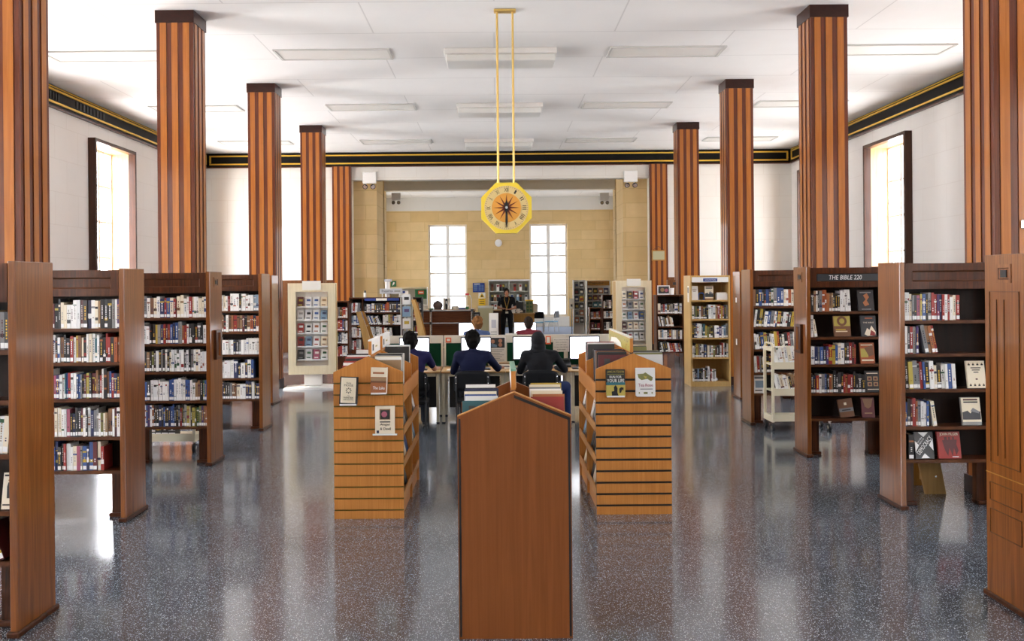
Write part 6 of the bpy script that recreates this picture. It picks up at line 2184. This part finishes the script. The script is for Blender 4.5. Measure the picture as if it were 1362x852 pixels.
def curved_stand(x, y, rz, label, rungs=True, H=1.5, reach=0.5):
    """display stand with two curved side boards and narrow shelves between them"""
    t = thing('display_stand', label, 'display stand', (x, y, 0), rz)

    def prof(o0):
        pts = []
        for i in range(9):
            u = i / 8
            pts.append((reach * (1 - u) ** 0.5 - 0.02 if False else reach * (1 - u * u) + 0.02, H * u))
        back = [(p[0] - 0.07 - 0.16 * (1 - p[1] / H), p[1]) for p in pts]
        return pts + back[::-1]
    Wd = 0.34
    for s in (0, 1):
        MB().prism(prof(0), s * Wd, s * Wd + 0.022, 'y', 'pine' if s == 0 else 'honey').build('side_board', t)
    for k in range(4 if rungs else 2):
        z = 0.5 + 0.27 * k
        u = z / H
        xx = reach * (1 - u * u) + 0.02
        o = MB().box(xx - 0.13, xx - 0.012, 0.0225, Wd - 0.0005, z - 0.02, z, 'honey').build('shelf', t)
        if rungs:
            for j, c in enumerate('ws'):
                w = MB().box(-0.07, 0.07, 0, 0.018, 0, 0.2, shade(c)).build('leaflet')
                mw = Matrix.Translation((x, y, 0)) @ Matrix.Rotation(rz, 4, 'Z') @ Matrix.Translation((xx - 0.05, 0.1 + 0.15 * j, z + 0.008)) @ Matrix.Rotation(PI / 2, 4, 'Z') @ Matrix.Rotation(-0.3, 4, 'X')
                w.matrix_world = mw
                MB().box(-0.04, 0.05, -0.001, -0.0002, 0.1, 0.16, shade('b' if j else 'g')).build('cover_print', w)
                tag(w, '%s leaflet, %s shelf of the curved stand, %s' % (PAL[c][0], ['lowest', 'second', 'third', 'highest'][k], ('near side', 'far side')[j]), 'leaflet', 'leaflets on the curved display stand')
    return t


curved_stand(X_(478, 13.0), 13.0, 0.0, 'curved wooden display stand with leaflets behind the left browser', H=1.52, reach=0.3)
curved_stand(X_(550, 19.0), 19.0, 0.0, 'second curved wooden display board beside the wire carousel', False, H=1.58, reach=0.3)
zt = 1.621
p = at(520, 390, 20.1)
t = thing('counter_sign', 'pale grey lettered sign on the low bookcase far left', 'sign', (p.x, 20.08, zt))
MB().box(-0.26, 0.26, 0, 0.02, 0.08, 0.2, 'grey_sign').build('board', t)
for s in (-1, 1):
    MB().box(s * 0.2 - 0.01, s * 0.2 + 0.01, 0.0, 0.02, 0.0, 0.0799, 'white').build('foot', t)
text('Enquiries', 0.07, 'ink', 'lettering', t, (-0.08, -0.002, 0.14), w=0.26)
MB().box(0.08, 0.22, -0.002, -0.0002, 0.12, 0.16, 'pale_text').build('text_line', t)
p = at(515, 380, 20.2)
t = thing('water_dispenser', 'tall white plastic holder standing on the low bookcase far left', 'holder', (p.x, 20.25, zt))
MB().tube((0, 0, 0), (0, 0, 0.36), 0.055, m='white', n=16).build('body', t)
MB().box(-0.07, 0.1, -0.06, 0.06, 0.3605, 0.42, 'grey_sign', bev=0.006).build('head', t)
p = at(485, 388, 20.1)
t = thing('bottle', 'small dark bottle on the left end of the low bookcase', 'bottle', (p.x, 20.15, zt))
MB().tube((0, 0, 0), (0, 0, 0.11), 0.032, m='paper', n=14).build('body', t)
MB().tube((-0.0, 0, 0.11), (0, 0, 0.16), 0.026, 0.016, 'dark_plastic', 12).build('cap', t)
p = at(534, 390, 20.1)
t = thing('leaflet_tray', 'clear tray of leaflets with a blue card on the low bookcase far left', 'tray', (at(530, 390, 20.1).x + 0.12, 20.1, zt))
MB().box(-0.11, 0.11, 0, 0.18, 0, 0.05, 'acrylic').build('tray', t)
MB().box(-0.1, 0.1, 0.05, 0.07, 0.0505, 0.15, 'paper').build('leaflet', t)
MB().box(-0.03, 0.03, 0.045, 0.0495, 0.09, 0.14, 'blue_sign').build('card', t)

# green backed white shelf against the stone wall far left
ga, gb = X_(517, 34), X_(568, 34)
t = thing('wall_cabinet', 'open unit with a pale top board and green sign, far left of the lobby', 'cabinet', (ga, 34.0, 0))
W = gb - ga
MB().box(0, W, 0, 0.5, 1.72, 1.78, 'pine_pale').build('top_board', t)
MB().box(0, 0.05, 0.02, 0.48, 0, 1.7195, 'pine').build('side_panel', t)
MB().box(W - 0.05, W, 0.02, 0.48, 0, 1.7195, 'shelf_grey').build('side_panel', t)
MB().box(0.051, W - 0.051, 0.44, 0.47, 0.1, 1.7195, 'shelf_grey').build('back_panel', t)
for z in (0.3, 0.7, 1.1):
    MB().box(0.051, W - 0.051, 0.05, 0.4395, z - 0.03, z, 'shelf_grey').build('shelf', t)
p = at(557, 387, 33)
t = thing('green_sign', 'green sign with an orange panel, far left of the lobby', 'sign', (p.x, 33.9, 0))
MB().tube((0, 0.05, 0), (0, 0.05, 1.35), 0.02, m='steel', n=10).build('stem', t)
MB().box(-0.23, 0.23, 0.0, 0.025, 1.32, 1.69, 'green_sign').build('board', t)
MB().box(-0.11, 0.12, -0.006, -0.0003, 1.5, 1.64, 'orange_sign').build('orange_panel', t)
MB().box(-0.07, 0.09, -0.009, -0.0063, 1.545, 1.595, 'paper').build('heading', t)
p = at(523, 378, 37.9)
t = thing('exit_sign', 'small green pictogram sign at the left of the lobby wall', 'sign', (p.x - 0.0, YL - 0.002, p.z - 0.1))
MB().box(-0.12, 0.12, -0.03, 0, 0, 0.26, 'green_sign').build('board', t)
MB().prism([(-0.05, 0.04), (0.03, 0.1), (0.06, 0.18), (0.0, 0.2), (-0.03, 0.12)], -0.034, -0.0302, 'y', 'paper').build('running_figure', t)
rk, _ = open_case(X_(549, 24.3), 24.0, 0, 0.3, 0.3, 1.55, (1.2, 0.9, 0.55), 'black', 'narrow black rack beyond the wire carousel', back='black')
open_rows(rk, 0.3, 0.3, (1.2, 0.9, 0.55), [(0, 'kak', 0.04, 0.26, (0.2, 0.25), 0), (1, 'oka', 0.04, 0.26, (0.2, 0.25), 0), (2, 'kra', 0.04, 0.26, (0.2, 0.25), 0)], 'narrow black rack')
# -------------------------------------------------------- the books themselves
for i, b in enumerate(BOOKS):
    b['id'] = i
ranked = sorted(BOOKS, key=lambda b: -(b['area'] * (3.0 if b['own'] else 1.0)))
NB = 300
single = set(b['id'] for b in ranked[:NB])
used = {}


def size_word(b):
    if b['face']:
        return 'face-out'
    return 'thick' if b['t'] > 0.036 else ('slim' if b['t'] < 0.023 else 'medium')


NTH = ['first', 'second', 'third', 'fourth', 'fifth', 'sixth', 'seventh', 'eighth', 'ninth', 'tenth', '11th', '12th', '13th', '14th', '15th', '16th', '17th', '18th', '19th', '20th'] + ['%dth' % k for k in range(21, 60)]


def label_of(b):
    if b['own']:
        return b['own']
    c = b['ctx']
    nm = PAL[b['code']][0]
    if 'i' not in c:
        base = '%s %s book in the %s' % (size_word(b).replace('face-out', 'upright'), nm, c['nick'])
        return base
    i, n, cs = c['i'], c['n'], c['codes']
    nb = []
    if i > 0: nb.append(PAL[cs[i - 1]][0])
    if i < n - 1: nb.append(PAL[cs[i + 1]][0])
    if len(nb) == 2:
        rel = 'between %s and %s' % tuple(nb)
    elif nb:
        rel = 'row end beside %s' % nb[0]
    else:
        rel = 'standing alone'
    return '%s %s book %s, %s shelf, %s' % (size_word(b), nm, rel, c['shelf'], c['nick'])


lab = {}
for b in BOOKS:
    if b['id'] in single:
        lab.setdefault(label_of(b), []).append(b)
for l, bs in lab.items():
    if len(bs) == 1:
        bs[0]['label'] = l
        continue
    for j, b in enumerate(bs):
        c = b['ctx']
        if 'i' in c:
            b['label'] = '%s %s book, %s from left in its run, %s shelf, %s' % (size_word(b), PAL[b['code']][0], NTH[c['i']], c['shelf'], c['nick'])
        else:
            b['label'] = '%s %s book from the front, %s' % (NTH[j], PAL[b['code']][0], c['nick'])
seen = {}
for b in BOOKS:
    if 'label' in b:
        k = b['label']
        if k in seen:
            seen[k] += 1
            b['label'] = k.replace(' book', ' book (copy %d)' % seen[k], 1) if False else k + ', %s run' % NTH[seen[k] - 1]
        else:
            seen[k] = 1

stuff = MB()
for b in BOOKS:
    cov, pg, lb = (face_meshes if b['face'] else book_meshes)(b)
    if b['id'] in single:
        o = cov.build('book')
        o.matrix_world = b['M']
        pg.build('pages', o)
        if lb.v:
            lb.build('call_number_label', o)
        if b['art']:
            b['art'](o, b['t'], b['h'])
        c = b['ctx']
        tag(o, b['label'], 'book', 'books of the %s' % c['nick'])
    else:
        for m in (cov, pg, lb):
            stuff.add(m.v, m.f, m.m, b['M'])
        if b['art']:
            pass
o = stuff.build('book_mass')
tag(o, 'rows of assorted books filling the farther bookcases and racks', 'books', kind='stuff')
print('BOOKS', len(BOOKS), 'single', len(single))

# ------------------------------------------------------------------ daylight
SKY, SUN = 21.0, 14.0
w = bpy.data.worlds.new('sky')
SC.world = w
w.use_nodes = True
nt = w.node_tree
bg = nt.nodes['Background']
tc = nt.nodes.new('ShaderNodeTexCoord')
sx = nt.nodes.new('ShaderNodeSeparateXYZ')
mr = nt.nodes.new('ShaderNodeMapRange')
mr.inputs['From Min'].default_value = -0.4
mr.inputs['From Max'].default_value = 0.5
cr = nt.nodes.new('ShaderNodeValToRGB')
cr.color_ramp.elements[0].color = (1.0, 0.97, 0.92, 1)
cr.color_ramp.elements[1].color = (0.86, 0.93, 1.0, 1)
nt.links.new(tc.outputs['Generated'], sx.inputs[0])
nt.links.new(sx.outputs[2], mr.inputs['Value'])
nt.links.new(mr.outputs[0], cr.inputs[0])
nt.links.new(cr.outputs[0], bg.inputs['Color'])
mx = nt.nodes.new('ShaderNodeMapRange')          # the sunny side of the sky is to the left
mx.inputs['From Min'].default_value = -1.0
mx.inputs['From Max'].default_value = 1.0
mx.inputs['To Min'].default_value = SKY * 1.35
mx.inputs['To Max'].default_value = SKY * 0.65
nt.links.new(sx.outputs[0], mx.inputs['Value'])
nt.links.new(mx.outputs[0], bg.inputs['Strength'])
sun = bpy.data.lights.new('sun', 'SUN')
sun.energy = SUN
sun.angle = math.radians(3)
sun.color = (1.0, 0.93, 0.82)
so = bpy.data.objects.new('sun', sun)
COL.objects.link(so)
el = math.radians(42)
d = Vector((math.cos(el) * 0.95, math.cos(el) * 0.31, -math.sin(el)))
so.rotation_euler = d.to_track_quat('-Z', 'Y').to_euler()

# --------------------------------------------------------------------- camera
cam = bpy.data.cameras.new('camera')
co = bpy.data.objects.new('camera', cam)
COL.objects.link(co)
co.location = (0, 0, EYE)
co.rotation_euler = (PI / 2, ROLL, 0)
cam.sensor_width = 36.0
cam.lens = F / 1362.0 * 36.0
cam.shift_x = (681 - PX) / 1362.0
cam.shift_y = -(426 - PY) / 1362.0
cam.clip_end = 200
SC.camera = co
vs = SC.view_settings
vs.view_transform = 'Standard'
vs.look = 'None'
vs.exposure = 0.0
vs.gamma = 1.0
vs.use_curve_mapping = False
SC.cycles.use_denoising = True
SC.cycles.max_bounces = 10
SC.cycles.diffuse_bounces = 6
SC.cycles.glossy_bounces = 4
SC.cycles.transparent_max_bounces = 12
SC.cycles.sample_clamp_indirect = 8.0
SC.cycles.caustics_reflective = False
SC.cycles.caustics_refractive = False
